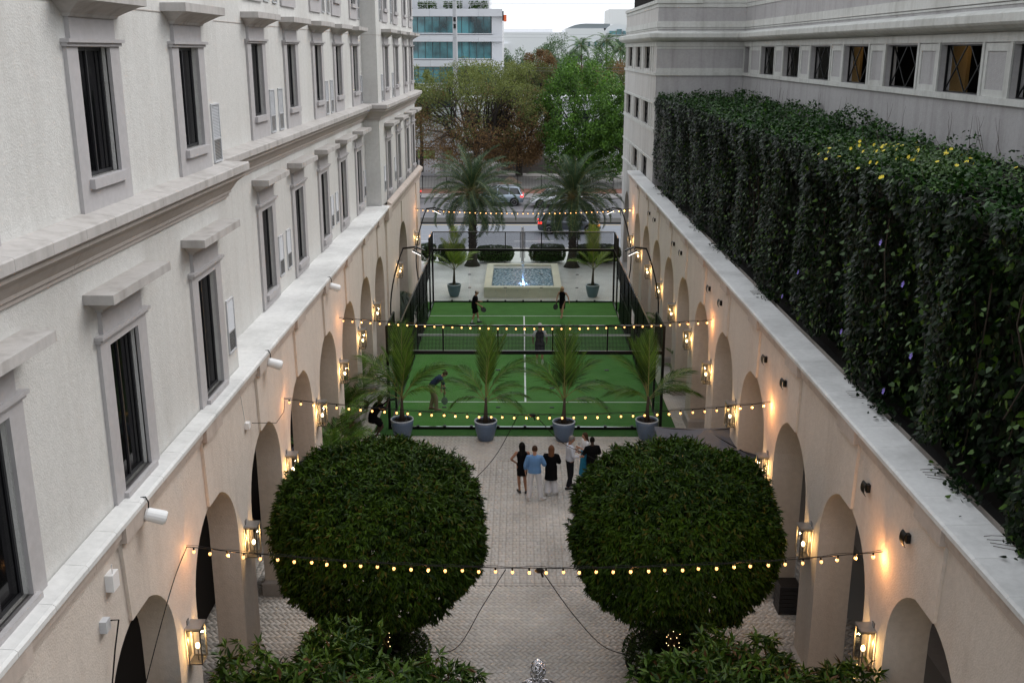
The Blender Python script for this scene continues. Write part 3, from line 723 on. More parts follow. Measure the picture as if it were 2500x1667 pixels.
# ------------------------------------------------------------------ padel court
turf_m, n, l, b = _mat('court_turf'); b.inputs['Roughness'].default_value = .85; b.inputs['Specular IOR Level'].default_value = .3
g_ = n.new('ShaderNodeNewGeometry'); t_ = n.new('ShaderNodeTexNoise'); t_.inputs['Scale'].default_value = 1.2; t_.inputs['Detail'].default_value = 8; l.new(g_.outputs['Position'], t_.inputs['Vector'])
r_ = n.new('ShaderNodeValToRGB'); r_.color_ramp.elements[0].position = .3; r_.color_ramp.elements[0].color = (.042,.140,.017,1); r_.color_ramp.elements[1].position = .7; r_.color_ramp.elements[1].color = (.056,.180,.027,1)
l.new(t_.outputs['Fac'], r_.inputs[0]); l.new(r_.outputs[0], b.inputs['Base Color'])
t2_ = n.new('ShaderNodeTexNoise'); t2_.inputs['Scale'].default_value = 90; l.new(g_.outputs['Position'], t2_.inputs['Vector'])
bb_ = n.new('ShaderNodeBump'); bb_.inputs['Strength'].default_value = .5; bb_.inputs['Distance'].default_value = .01; l.new(t2_.outputs['Fac'], bb_.inputs['Height']); l.new(bb_.outputs[0], b.inputs['Normal'])
MTB = plain('turf_border', (.022,.095,.010), .95, var=.3, vscale=5, bump=.5, bscale=80)
MLINE = plain('court_line_paint', (.72,.74,.72), .7, var=.08, vscale=6)
CT = thing('padel_court', (0, 10, 0), 'green padel court with white lines enclosed by glass walls and black mesh', 'padel court')
MB().box(-5.0, 5.0, .0, 20.0, -.02, .02).build('playing_surface', turf_m, CT)
tb = MB(); tb.prism([(-5.66,-.78),(5.95,-.78),(5.66,.18),(5.6,20.2),(-5.6,20.2),(-5.6,.5)], 'z', -.02, .008); tb.build('turf_border', MTB, CT)
MB().box(-4.98, 4.98, 2.98, 3.03, .02, .024).build('service_line', MLINE, CT)
MB().box(-4.98, 4.98, 16.93, 16.98, .02, .024).build('service_line', MLINE, CT)
MB().box(.0, .07, 3.034, 16.926, .02, .024).build('centre_line', MLINE, CT)
CG = glassmat('court_glass', (.945,.98,.965), .035)
def pane_box(x0,x1,y0,y1,z0,z1): return MB().box(x0,x1,y0,y1,z0,z1).build('glass_panel', CG, CT)
def mesh_panel(a, b, z0, z1, pitch=.05, wr=.007, lift=None):
    """welded wire panel between ground points a and b, with frame; z1 may be a pair for a sloped top"""
    a = Vector((a[0],a[1],0)); b = Vector((b[0],b[1],0)); L = (b-a).length; d = (b-a)/L
    za, zb = z1 if hasattr(z1, '__len__') else (z1, z1)
    m = MB(); k = int(L/pitch)
    for i in range(1, k):
        p = a + d*L*i/k; zt = za+(zb-za)*i/k
        m.bar(p+Vector((0,0,z0)), p+Vector((0,0,zt)), wr*1.6)
    kz = int((max(za,zb)-z0)/pitch)
    for j in range(1, kz):
        z = z0+j*pitch
        if z < min(za, zb): m.bar(a+Vector((0,0,z)), b+Vector((0,0,z)), wr*1.6)
    o = m.build('mesh_panel', M['black'], CT)
    return o
fb = MB(); postw = .08
def fpost(x, y, z, w=.08): MB().box(x-w/2, x+w/2, y-w/2, y+w/2, -.02, z).build('post', M['black'], CT)
def rail(a, b, w=.05, name='rail'): return MB().bar(a, b, w).build(name, M['black'], CT)
highlight_metal = plain('rail_highlight', (.5,.5,.5), .3, metal=1)
for y, sg in ((0, -1), (20, 1)):
    yy = y + sg*.04
    for k in range(5):
        x0, x1 = -5+2*k, -3+2*k
        pane_box(x0+.012, x1-.012, yy-.006, yy+.006, .1, 2.98)
        mesh_panel((x0+.03, yy), (x1-.03, yy), 3.06, 3.98)
    for k in range(6):
        x = -5+2*k
        if k in (0, 5): fpost(x*1.01, yy, 4.0, .1)
        else: MB().box(x-.03, x+.03, yy-.03, yy+.03, 3.03, 4.0).build('post', M['black'], CT)
    MB().box(-5, 5, yy-.05, yy+.05, 2.93, 3.06).build('rail', M['black'], CT)
    MB().box(-5, 5, yy-.03, yy+.03, 3.97, 4.02).build('rail', M['black'], CT)
    MB().box(-5, 5, yy-.018, yy+.012, 4.021, 4.03).build('rail_highlight_strip', highlight_metal, CT); MB().box(-5, 5, yy-.035, yy-.015, 3.061, 3.07).build('rail_highlight_strip', highlight_metal, CT)  # added strips imitating the sky highlight along the black rails
    MB().box(-5, 5, yy-.05, yy+.05, -.0, .09).build('rail', M['black'], CT)
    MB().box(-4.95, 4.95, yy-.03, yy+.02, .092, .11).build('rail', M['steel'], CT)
    for k in range(11):
        x = -5+k
        if 0 < k < 10: MB().box(x-.05, x+.05, yy-.07, yy+.07, .095, .15).build('clamp', M['black'], CT)
    for x in (-3, -1, 1, 3):
        for z in (.85, 1.6, 2.3): MB().box(x-.08, x+.08, yy-.03, yy+.03, z, z+.035).build('clamp', M['black'], CT)
for s in (-1, 1):
    x = s*5.04
    for ya, yb, dirn in ((0, 2, 1), (20, 18, -1)):
        pane_box(x-.006, x+.006, min(ya,yb)+.02, max(ya,yb)-.02, .1, 2.98)
        pane_box(x-.006, x+.006, min(yb,yb+2*dirn)+.02, max(yb,yb+2*dirn)-.02, .1, 2.0)
        mesh_panel((x, ya), (x, yb), 3.06, 3.98)
        mesh_panel((x, yb), (x, yb+2*dirn), 2.05, 3.0)
        for yy, z in ((yb, 4.0), (yb+2*dirn, 3.0)): fpost(x, yy, z)
        rail((x,ya,4.0),(x,yb,4.0)); rail((x,ya,3.02),(x,yb,3.02)); rail((x,yb,2.02),(x,yb+2*dirn,2.02)); rail((x,yb,3.0),(x,yb+2*dirn,3.0)); rail((x,ya,.05),(x,yb+2*dirn,.05), .08)
    for k, (ya, yb) in enumerate([(4,6),(6,8),(8,9.1),(10.9,12),(12,14),(14,16)]):
        mesh_panel((x, ya), (x, yb), .1, 3.0)
        for yy in (ya, yb): fpost(x, yy, 3.0, .07)
        rail((x,ya,3.02),(x,yb,3.02)); rail((x,ya,1.5),(x,yb,1.5), .04); rail((x,ya,.08),(x,yb,.08))
    rail((x,9.1,2.1),(x,10.9,2.1)); rail((x,9.1,3.02),(x,10.9,3.02)); mesh_panel((x,9.1),(x,10.9),2.12,3.0)
# net
def netmat():
    m, n, l, b = _mat('net_black'); b.inputs['Base Color'].default_value = (.02,.02,.02,1); return m
nt = MB()
for i in range(0, 201): nt.box(-5+i*.05-.0015, -5+i*.05+.0015, 9.998, 10.002, .05, .88)
for j in range(18): nt.box(-5, 5, 9.998, 10.002, .05+j*.048-.0015, .05+j*.048+.0015)
NT = thing('court_net', (0, 10, 0), 'low black net with a white tape across the middle of the green court', 'net')
nt.build('netting', netmat(), NT); MB().box(-4.95, 4.95, 9.985, 10.015, .84, .92).build('tape', plain('net_tape', (.7,.7,.7), .6), NT)
for s in (-1, 1): MB().box(s*4.97-.03, s*4.97+.03, 9.96, 10.04, .02, .96).build('post', M['black'], NT)
# curved floodlight poles of the court
LEDM = plain('floodlight_led', (.9,.9,.9), .3, emit=(1,.97,.92), es=2.2)
flood_lab = {(1,0): 'curved black floodlight pole beside the far right of the court', (1,1): 'curved black floodlight pole in front of the right arcade, nearer one',
             (-1,0): 'curved black floodlight pole beside the far left of the court', (-1,1): 'curved black floodlight pole in front of the left arcade, nearer one'}
for s in (-1, 1):
    for k, y in enumerate((17.9, 6.6)):
        t = thing('floodlight_pole', (s*5.15, y, 0), flood_lab[(s,k)], 'floodlight', 'floodlights at the sides of the padel court')
        pts = [];
        for i in range(15):
            u = i/14; z = .02+5.6*u; pts.append((s*(5.12+.62*math.sin(PI*min(1,u*1.0))**.9*(1 if u<1 else 0)), y, z))
        MB().tube(pts, .03, 8).build('pole', M['black'], t, smooth=True)
        MB().bar((s*5.15,y,5.6),(s*4.62,y,5.66),.07).build('arm', M['black'], t)
        for q in (0, 1):
            hd = MB().bar((s*(4.7-.1*q)-.0, y-.28+q*.0, 5.58),(s*(4.35-.1*q), y-.28, 5.40),.10,.06).build('lamp_head', M['black'], t) if q == 0 else MB().bar((s*4.6, y+.28, 5.6),(s*4.25, y+.28, 5.45),.10,.06).build('lamp_head', M['black'], t)
        MB().bar((s*4.72,y-.28,5.535),(s*4.36,y-.28,5.352),.075,.012).build('led_strip', LEDM, t)
        MB().bar((s*4.6,y-.3,5.63),(s*4.6,y+.3,5.63),.05).build('crossbar', M['black'], t)

# ------------------------------------------------------------------ fountain
FS = plain('fountain_limestone', (.60,.56,.44), .55, var=.12, vscale=4, objrand=.07)
FN = thing('fountain', (0, 24.5, 0), 'square limestone fountain with a blue-lit water jet between the two palms', 'fountain')
x0, x1, y0, y1, H = -2.25, 2.2, 21.2, 28.1, .62
MB().box(x0+.05, x1-.05, y0+.05, y1-.05, 0, H-.4).build('base', FS, FN)
for i in range(7):
    w = (x1-x0-.1)/7
    MB().box(x0+.05+i*w+.006, x0+.05+(i+1)*w-.006, y0+.02, y0+.06, 0, H-.12).build('facing_stone', FS, FN)
for i in range(9):
    w = (y1-y0-.1)/9
    for xx in (x0, x1-.05): MB().box(xx+.01, xx+.045, y0+.05+i*w+.006, y0+.05+(i+1)*w-.006, 0, H-.12).build('facing_stone', FS, FN)
rw = .42
for i in range(4):
    w = (x1-x0)/4
    MB().box(x0+i*w+.004, x0+(i+1)*w-.004, y0-.02, y0+rw, H-.12, H).build('rim_stone', FS, FN); MB().box(x0+i*w+.004, x0+(i+1)*w-.004, y1-rw, y1, H-.12, H).build('rim_stone', FS, FN)
for i in range(6):
    w = (y1-y0-2*rw)/6
    for xx in (x0, x1-rw): MB().box(xx, xx+rw, y0+rw+i*w+.004, y0+rw+(i+1)*w-.004, H-.12, H).build('rim_stone', FS, FN)
m, n, l, b = _mat('rippled_water'); g = n.new('ShaderNodeNewGeometry')
b.inputs['Roughness'].default_value = .06; b.inputs['Specular IOR Level'].default_value = 1.0; b.inputs['IOR'].default_value = 1.5
v = n.new('ShaderNodeTexVoronoi'); v.inputs['Scale'].default_value = 6; v.inputs['Randomness'].default_value = 1; l.new(g.outputs['Position'], v.inputs['Vector'])
t = n.new('ShaderNodeTexNoise'); t.inputs['Scale'].default_value = 7; t.inputs['Detail'].default_value = 3; l.new(g.outputs['Position'], t.inputs['Vector'])
r = n.new('ShaderNodeValToRGB'); r.color_ramp.elements[0].position = .12; r.color_ramp.elements[0].color = (.85,.93,1,1); r.color_ramp.elements[1].position = .5; r.color_ramp.elements[1].color = (.16,.27,.36,1)  # bright ripple pattern put into the colour instead of left to reflection
l.new(v.outputs['Distance'], r.inputs[0]); l.new(r.outputs[0], b.inputs['Base Color'])
ad = n.new('ShaderNodeMath'); ad.operation = 'ADD'; l.new(v.outputs['Distance'], ad.inputs[0]); l.new(t.outputs['Fac'], ad.inputs[1])
bb = n.new('ShaderNodeBump'); bb.inputs['Strength'].default_value = 1; bb.inputs['Distance'].default_value = .12; l.new(ad.outputs[0], bb.inputs['Height']); l.new(bb.outputs[0], b.inputs['Normal'])
wm = m
MB().box(x0+rw, x1-rw, y0+rw, y1-rw, .1, H-.24).build('water', wm, FN)
jm = plain('foaming_water', (.75,.85,1.0), .3, spec=.8)
jb = MB()
for i in range(110):
    u = random.random(); a = random.random()*6.28; rr = .03+.09*u*random.random()
    jb.ball((rr*math.cos(a), 23.0+rr*math.sin(a), H-.2+1.35*u), .02+.035*random.random()*(1-.4*u), 6, 4)
for i in range(50):
    a = random.random()*6.28; rr = random.random()*.28; jb.ball((rr*math.cos(a), 23+rr*math.sin(a), H-.22+.04*random.random()), .03+.02*random.random(), 6, 4)
jb.tube([(0,23,H-.25),(0,23,H+1.0)], [.05,.02], 8)
jb.build('water_jet', jm, FN, smooth=True)
MB().lathe((0,23,H-.3), [(.05,0),(.05,.08),(.02,.12)], 12).build('nozzle', M['black'], FN)
for k, (dx, dy, e) in enumerate(((.0,-.22,10), (.0,.25,7))):
    ld = bpy.data.lights.new('fountain_lamp', 'POINT'); ld.energy = e; ld.color = (.35,.55,1); ld.shadow_soft_size = .05
    lo = bpy.data.objects.new('fountain_lamp', ld); col.objects.link(lo); lo.parent = FN; lo.location = Vector((dx, 23+dy, H-.12)) - off(FN)

# ------------------------------------------------------------------ wall lanterns
BULB = plain('warm_bulb', (1,.8,.5), .4, emit=(1,.46,.12), es=2.3)
LBULB = plain('lantern_bulb', (1,.8,.5), .4, emit=(1,.72,.38), es=6)
CAPM = plain('lantern_cap', (.42,.42,.42), .35, metal=.9, var=.15)
LG = glassmat('lantern_glass', (.96,.95,.9), .08)
def lantern_proto(s, loc, label):
    t = thing('wall_lantern', loc, label, 'lantern', 'wall lanterns on the arcade piers')
    x, y, z = loc
    f = MB(); w, d, h = .15, .26, .70     # half width along y, depth out, height
    X = lambda o: x - s*o
    for oy in (-w, w):
        for ox in (.03, d): f.box(X(ox)-.011, X(ox)+.011, y+oy-.011, y+oy+.011, z, z+h)
    for zz in (z, z+h-.03):
        for oy in (-w, w): f.box(X(.03), X(d), y+oy-.011, y+oy+.011, zz, zz+.022)
        for ox in (.03, d): f.box(X(ox)-.011, X(ox)+.011, y-w, y+w, zz, zz+.022)
    f.build('cage', M['iron'], t)
    MB().box(X(.0), X(d+.02), y-w-.02, y+w+.02, z+h, z+h+.03).build('cap', CAPM, t)
    MB().box(X(.03), X(d), y-w, y+w, z-.012, z).build('base_plate', M['iron'], t)
    MB().box(X(.0), X(.02), y-.05, y+.05, z+.1, z+h+.12).build('bracket', M['iron'], t)
    MB().tube([(X(.15),y,z),(X(.15),y,z+.22)], .012, 6).build('stem', M['iron'], t)
    g = MB(); g.quad((X(d),y-w,z+.02),(X(d),y+w,z+.02),(X(d),y+w,z+h-.03),(X(d),y-w,z+h-.03))
    for oy in (-w, w): g.quad((X(.03),y+oy,z+.02),(X(d),y+oy,z+.02),(X(d),y+oy,z+h-.03),(X(.03),y+oy,z+h-.03))
    g.build('glass', LG, t)
    MB().ball((X(.15), y, z+.29), (.04,.04,.055), 10, 7).build('bulb', LBULB, t, smooth=True)
    lamp('lamp_light', (X(.15), y, z+.40), 21, (1,.60,.22), .03, t)
    return t
def lamp(name, loc, e, c, r, parent=None):
    ld = bpy.data.lights.new(name, 'POINT'); ld.energy = e; ld.color = c; ld.shadow_soft_size = r
    lo = bpy.data.objects.new(name, ld); col.objects.link(lo)
    if parent is not None: lo.parent = parent; lo.location = Vector(loc) - off(parent)
    else: lo.location = loc
    return lo
def ordinal(k): return ['first','second','third','fourth','fifth','sixth','seventh','eighth','ninth','tenth','eleventh','twelfth','thirteenth','fourteenth'][k]
for s, face in ((1, 6.13), (-1, 6.17)):
    ys = [PY[i]+2.035 for i in range(len(PY)) if -25 < PY[i]+2.035 < (22.8 if s > 0 else 6)]
    if s < 0: ys += [12.9, 21.6]
    else: ys += [26.5]
    proto = None; sd = 'right' if s > 0 else 'left'
    for k, y in enumerate(ys):
        X = face if y < 23 else XP
        lab = 'glass box lantern on the %s arcade, %s pier counted from the viewer' % (sd, ordinal(k))
        if proto is None: proto = lantern_proto(s, (s*X, y, 3.0), lab)
        else:
            c = dup(proto, None, (s*X, y, 3.0), label=lab); OFF[c.name] = Vector((s*X, y, 3.0))

# ------------------------------------------------------------------ string lights across the courtyard
def string_lights(y0, y1, zA, zB, sag, label, xl=-6.14, xr=6.1, n=41):
    t = thing('string_light', ((xl+xr)/2, (y0+y1)/2, zA), label, 'string lights', 'string lights across the courtyard')
    pts = []; K = 60
    def P(u):
        z = zA+(zB-zA)*u - 4*sag*u*(1-u); return Vector((xl+(xr-xl)*u, y0+(y1-y0)*u, z))
    for i in range(K+1): pts.append(P(i/K)+Vector((0,0,random.uniform(-.006,.006))))
    w = MB(); w.tube(pts, .008, 5); w.tube([p+Vector((0,.012,.02+.015*math.sin(i*1.7))) for i, p in enumerate(pts)], .005, 4)
    w.build('cable', M['rope'], t)
    b0 = s0 = None
    for i in range(n):
        u = (i+.45)/n; p = P(u); tilt = random.uniform(-.012,.012)
        if b0 is None:
            b0 = MB().ball((0,0,-.085), (.027,.027,.034), 10, 7).build('bulb', BULB, None, smooth=True)
            s0 = MB().lathe((0,0,-.055), [(.014,0),(.018,.02),(.016,.05)], 8).build('socket', M['rope'], None)
            s0.parent = b0; b0.parent = t; b0.location = p - off(t)
        else:
            c = dup(b0, t, p - off(t)); c.rotation_euler = (random.uniform(-.2,.2), random.uniform(-.15,.15), 0)
    for u in (.010, .035, .065, .935, .965, .99):
        lamp('bulb_light', P(u)+Vector((0,0,-.09)), 10, (1,.42,.13), .03, t)
    for u in (.2,.35,.5,.65,.8): lamp('bulb_light', P(u)+Vector((0,0,-.13)), 5, (1,.45,.13), .03, t)
    return t
S1 = string_lights(-19.65, -20.0, 5.15, 5.28, .37, 'lowest and nearest string of warm bulbs, crossing in front of the round trees')
S2 = string_lights(-11.75, -11.75, 5.21, 5.15, .38, 'second nearest string of warm bulbs, crossing in front of the potted palms')
S3 = string_lights(-3.5, -3.5, 5.17, 5.13, .25, 'string of warm bulbs along the near top rail of the court')
S4 = string_lights(22.0, 21.2, 5.0, 5.12, .2, 'farthest string of warm bulbs, crossing in front of the date palms')
# sconces: little black curved up-lights on the right arcade
ysc = [-20.98,-18.99,-12.92,-10.94,-4.82,-2.81,3.45,5.4,11.6,13.6]
proto = None
for k, y in enumerate(ysc):
    lab = 'small black curved sconce high on the right arcade, %s from the viewer' % ordinal(k)
    if proto is None:
        proto = thing('wall_sconce', (6.13, y, 5.9), lab, 'sconce', 'black sconces on the right arcade')
        m_ = MB(); prof = []
        for i in range(9):
            a = -1.0+2.0*i/8; prof.append((6.13-.05-.09*math.cos(a)*1.0, 6.02+.13*math.sin(a*1.2)))
        inner = [(x+.012, z) for x, z in reversed(prof)]
        m_.prism(prof+inner, 'y', y-.09, y+.09)
        m_.build('shade', M['black'], proto)
        MB().box(6.06, 6.13, y-.05, y+.05, 5.95, 6.1).build('mount', M['black'], proto)
    else: dup(proto, None, (6.13, y, 5.9), label=lab)
# security horns under the left ledge
for k, y in enumerate((-21.5, -13.4, -5.4)):
    lab = 'white cylindrical loudspeaker under the left ledge, %s' % ('nearest to the viewer', 'middle one of the three', 'farthest of the three')[k]
    t = thing('loudspeaker', (-5.95, y, 6.6), lab, 'loudspeaker', 'white loudspeakers under the left ledge')
    a = Vector((-6.03, y-.12, 6.72)); d = Vector((.35, .1, -.14)).normalized()
    MB().tube([a, a+d*.03, a+d*.30, a+d*.33], [.08,.105,.115,.10], 16).build('housing', M['white'], t, smooth=False)
    MB().tube([a+d*.331, a+d*.335], [.095,.09], 16).build('grille', M['ventin'], t)
    MB().tube([(-6.08,y-.1,6.98),(-6.0,y-.1,6.99),(-5.96,y-.1,6.9),(-5.97,y-.1,6.8)], .012, 5).build('cable', M['rope'], t)
# junction boxes and cables on the left arcade
t = thing('access_point', (-6.14, -22.88, 6.2), 'square white wireless antenna box on the left arcade wall', 'antenna box')
MB().box(-6.17, -6.05, -22.98, -22.76, 6.12, 6.38).build('housing', M['white'], t); MB().tube([(-6.08,-22.9,6.38),(-6.08,-22.9,6.52)], .01, 5).build('aerial', M['white'], t)
t = thing('junction_box', (-6.14, -23.25, 5.7), 'grey electric box with a black cable hanging from it on the left arcade', 'electric box')
MB().box(-6.17, -6.07, -23.33, -23.17, 5.66, 5.84).build('housing', M['vent'], t); MB().tube([(-6.05,-23.2,5.8),(-5.98,-23.1,5.75),(-6.06,-23.15,5.3),(-6.1,-23.35,4.7),(-6.1,-23.6,4.2)], .012, 5).build('cable', M['rope'], t)
t = thing('junction_box', (-6.14, -15.2, 5.8), 'small white camera box with a sagging cable on the left arcade', 'electric box')
MB().box(-6.17, -6.08, -15.3, -15.14, 5.72, 5.86).build('housing', M['white'], t); MB().tube([(-6.05,-15.1,5.8),(-5.9,-13.6,5.25),(-6.0,-12.4,5.1),(-6.1,-11.8,5.2)], .008, 5).build('cable', M['rope'], t)
MB().tube([(-6.15,-15.3,5.86),(-6.15,-15.5,6.55)], .006, 4).build('conduit', M['vent'], t)
for i, (pts, lab) in enumerate([
    ([(-6.12,-19.65,5.15),(-6.1,-20.6,4.9),(-6.1,-22,4.1),(-6.1,-23.8,2.9),(-6.1,-25,2.2)], 'black cable running down the left arcade from the nearest string of bulbs'),
    ([(-.45,-19.8,4.80),(-.9,-19.0,3.6),(-1.5,-17.9,2.0),(-2.3,-16.6,1.1)], 'slack black cable from the nearest string of bulbs down to the left planting'),
    ([(.18,-19.8,4.80),(.8,-18.9,3.4),(1.5,-17.6,1.9),(2.2,-16.4,.9)], 'slack black cable from the nearest string of bulbs down to the right planting'),
    ([(-.25,-11.75,4.78),(-.9,-11.3,3.4),(-1.8,-11.2,2.5),(-3.0,-12.5,2.6)], 'slack black cable from the second string of bulbs down towards the left tree'),
    ([(.2,-11.75,4.78),(.9,-10.8,3.7),(1.7,-9.8,2.9),(3.0,-11.5,2.7)], 'slack black cable from the second string of bulbs down towards the right tree')]):
    P = [Vector(p) for p in pts]; out = []
    for q in range(len(P)-1):
        for u in np.linspace(0, 1, 7)[:-1]:
            p0, p1, p2, p3 = P[max(q-1,0)], P[q], P[q+1], P[min(q+2,len(P)-1)]
            out.append(.5*((2*p1)+(p2-p0)*u+(2*p0-5*p1+4*p2-p3)*u*u+(3*p1-p0-3*p2+p3)*u**3))
    out.append(P[-1])
    tag(MB().tube(out, .009, 5).build('cable', M['rope']), lab, 'cable')
for y, x in ((-19.8, .15), (-11.75, .12)):
    t = thing('cable_joint', (x, y, 4.75), 'bundled black plug joint hanging at the middle of the %s string of bulbs' % ('nearest' if y < -15 else 'second nearest'), 'plug')
    MB().ball((x, y, 4.78), (.09,.04,.05), 8, 5).build('plug', M['rope'], t); MB().bar((x+.02,y,4.78),(x+.06,y,4.66),.035).build('socket', M['rope'], t)
# ------------------------------------------------------------------ foliage tools
def unit(v): return v/np.maximum(np.linalg.norm(v, axis=1, keepdims=True), 1e-9)
def leaves(P, D, N, L, W, fold=.25, heart=False, seed=0):
    """leaf faces: base P, direction D, normal N (n,3), length L, width W (n,). diamond of 2 folded triangles, or heart of 4"""
    D = unit(D); S = unit(np.cross(D, N)); N2 = np.cross(S, D)
    L = L[:,None]; W = W[:,None]
    if not heart:
        a = P; t = P + D*L - N2*L*.08; m = P + D*L*.42
        l = m - S*W*.5 + N2*W*fold; r = m + S*W*.5 + N2*W*fold
        V = np.stack([a, l, t, r], 1).reshape(-1, 3); n = len(P)
        F = (np.array([(0,2,1),(0,3,2)])[None] + (np.arange(n)*4)[:,None,None]).reshape(-1, 3)
    else:
        a = P; t = P + D*L - N2*L*.18; c = P + D*L*.5
        l0 = P - D*L*.10 - S*W*.32; r0 = P - D*L*.10 + S*W*.32
        l = P + D*L*.28 - S*W*.52 - N2*W*fold*.4; r = P + D*L*.28 + S*W*.52 - N2*W*fold*.4
        V = np.stack([a, l0, l, t, r, r0], 1).reshape(-1, 3); n = len(P)
        F = (np.array([(0,2,1),(0,3,2),(0,4,3),(0,5,4)])[None] + (np.arange(n)*6)[:,None,None]).reshape(-1, 3)
    return V, F
def rnd_dirs(n):
    v = rng.normal(size=(n,3)); return unit(v)
def cluster_leaves(C, O, k, L, W, droop=.5, spread=.8, heart=False):
    """k leaves round each cluster centre C with outward direction O, hanging down by droop"""
    n = len(C); Cc = np.repeat(C, k, 0); Oc = np.repeat(O, k, 0)
    D = unit(Oc*.6 + rnd_dirs(n*k)*spread + np.array([0,0,-droop]))
    N = unit(Oc + rnd_dirs(n*k)*.5 + np.array([0,0,.3]))
    Ls = rng.uniform(.7, 1.2, n*k)*L; Ws = rng.uniform(.8, 1.15, n*k)*W
    return leaves(Cc + rnd_dirs(n*k)*L*.12, D, N, Ls, Ws, heart=heart)
def merge(parts):
    Vs, Fs, o = [], [], 0
    for V, F in parts: Vs.append(V); Fs.append(F+o); o += len(V)
    return np.concatenate(Vs), np.concatenate(Fs)
MLEAF = leafmat('mango_leaf', (.008,.022,.002), (.046,.090,.006), rough=.45, trans=.1, hue=(.075,.065,.010), spec=.12)
MLEAF2 = leafmat('mango_leaf_young', (.010,.030,.004), (.075,.135,.016), rough=.4, trans=.12, hue=(.10,.05,.02), spec=.18)
MIVY = leafmat('vine_leaf_shaded', (.0015,.005,.0012), (.0065,.021,.003), rough=.4, trans=.04, hue=(.05,.10,.010), spec=.10)  # same leaf as the top, shade of the sides put into the colour
MPALM = leafmat('palm_leaf', (.020,.055,.010), (.12,.24,.03), rough=.42, trans=.22, spec=.25)
MDATE = leafmat('date_palm_leaf', (.022,.05,.022), (.08,.135,.06), rough=.5, trans=.12, spec=.25)
MYPALM = leafmat('bright_palm_leaf', (.09,.17,.015), (.24,.34,.035), rough=.4, trans=.3)
MHEDGE = leafmat('hedge_leaf', (.012,.035,.007), (.06,.115,.018), rough=.5, trans=.1, spec=.25)
MGREEN = leafmat('tree_leaf', (.020,.065,.006), (.12,.255,.025), rough=.6, trans=.25)
MBROWN = leafmat('autumn_leaf', (.11,.058,.022), (.22,.13,.05), rough=.7, trans=.25)
MYEL2 = leafmat('yellow_green_leaf', (.09,.12,.025), (.20,.23,.055), rough=.7, trans=.3)
MOLIVE = leafmat('olive_leaf', (.06,.085,.02), (.13,.14,.035), rough=.7, trans=.25)
MFAR = leafmat('far_leaf', (.06,.12,.05), (.12,.19,.08), rough=.7, trans=.2)
MBARK = plain('bark', (.05,.035,.025), .9, var=.4, vscale=12, bump=.5, bscale=30)
MBARK2 = plain('bark_dark', (.03,.024,.02), .9, var=.4, vscale=3)

# ---------------- clipped round trees
def round_tree(c, rx, rz, base, label, n, k, L, W, mat, irregular=.08, cut=-.78, lights=False):
    t = thing('round_tree', (base[0], base[1], 0), label, 'tree', 'round clipped trees in the courtyard')
    c = np.array(c, float)
    def shell(n, f, jit):
        d = unit(rng.normal(size=(n,3))); d = d[d[:,2] > cut]; d = d*((np.abs(d[:,:1]**2+d[:,1:2]**2)**1.35+np.abs(d[:,2:])**2.7)**(-1/2.7))
        ph = np.arctan2(d[:,1], d[:,0]); lump = 1 + irregular*(np.sin(ph*5+d[:,2]*4+c[1])*.5 + np.sin(ph*9-d[:,2]*7+c[0])*.35) + rng.normal(size=len(d))*jit
        return c + d*np.array([rx,rx,rz])*(f*lump)[:,None], d
    parts = []
    C, O = shell(n, 1.0, .022); parts.append(cluster_leaves(C, O, k, L, W, droop=.75, spread=.75))
    C, O = shell(int(n*.6), .93, .02); parts.append(cluster_leaves(C, O, k, L*1.1, W*1.2, droop=.7, spread=.9))
    C, O = shell(int(n*.35), .8, .05); parts.append(cluster_leaves(C, O, k, L*1.2, W*1.6, droop=.4, spread=1))
    V, F = merge(parts)
    cr = link('crown', np_mesh('crown', V, F), mat, t)
    cr.data.transform(Matrix.Translation(-off(t)))
    mb = MB(); z0 = c[2]-rz*.8
    mb.tube([(base[0],base[1],0),(base[0]+.02,base[1],z0*.5),(base[0],base[1]+.02,z0),((base[0]+c[0])/2,(base[1]+c[1])/2,z0+.6)], [.15,.12,.12,.09], 10)
    for i in range(9):
        a = i*.7+.3; e = rng.uniform(.3,.75)
        mb.tube([(base[0],base[1],z0-.1+.05*i),(base[0]+.5*math.cos(a)*rx*.5,base[1]+.5*math.sin(a)*rx*.5,z0+.5),(c[0]+math.cos(a)*rx*e,c[1]+math.sin(a)*rx*e,c[2]+.1*i-.3)], [.07,.05,.015], 6)
    mb.build('trunk', MBARK, t, smooth=True)
    return t
RT1 = round_tree((-3.28,-15.5,3.46), 2.2, 1.76, (-3.35,-15.2), 'round clipped tree standing left of the courtyard centre, behind the nearest bulbs', 6600, 8, .155, .042, MLEAF, irregular=.045)
RT2 = round_tree((3.22,-15.5,3.46), 2.17, 1.74, (3.35,-15.2), 'round clipped tree standing right of the courtyard centre, trunk wound with fairy lights', 6600, 8, .155, .042, MLEAF, irregular=.045)
RT3 = round_tree((-3.4,-21.8,1.98), 2.42, 1.75, (-3.3,-21.4), 'leafy treetop at the bottom edge of the view, left of the steel figure', 2100, 9, .21, .062, MLEAF2, irregular=.3)
RT4 = round_tree((3.6,-21.8,1.98), 2.36, 1.7, (3.4,-21.4), 'leafy treetop at the bottom edge of the view, right of the steel figure', 2100, 9, .21, .062, MLEAF2, irregular=.3)
FAIRY = plain('fairy_light', (1,.85,.5), .4, emit=(1,.75,.35), es=5)
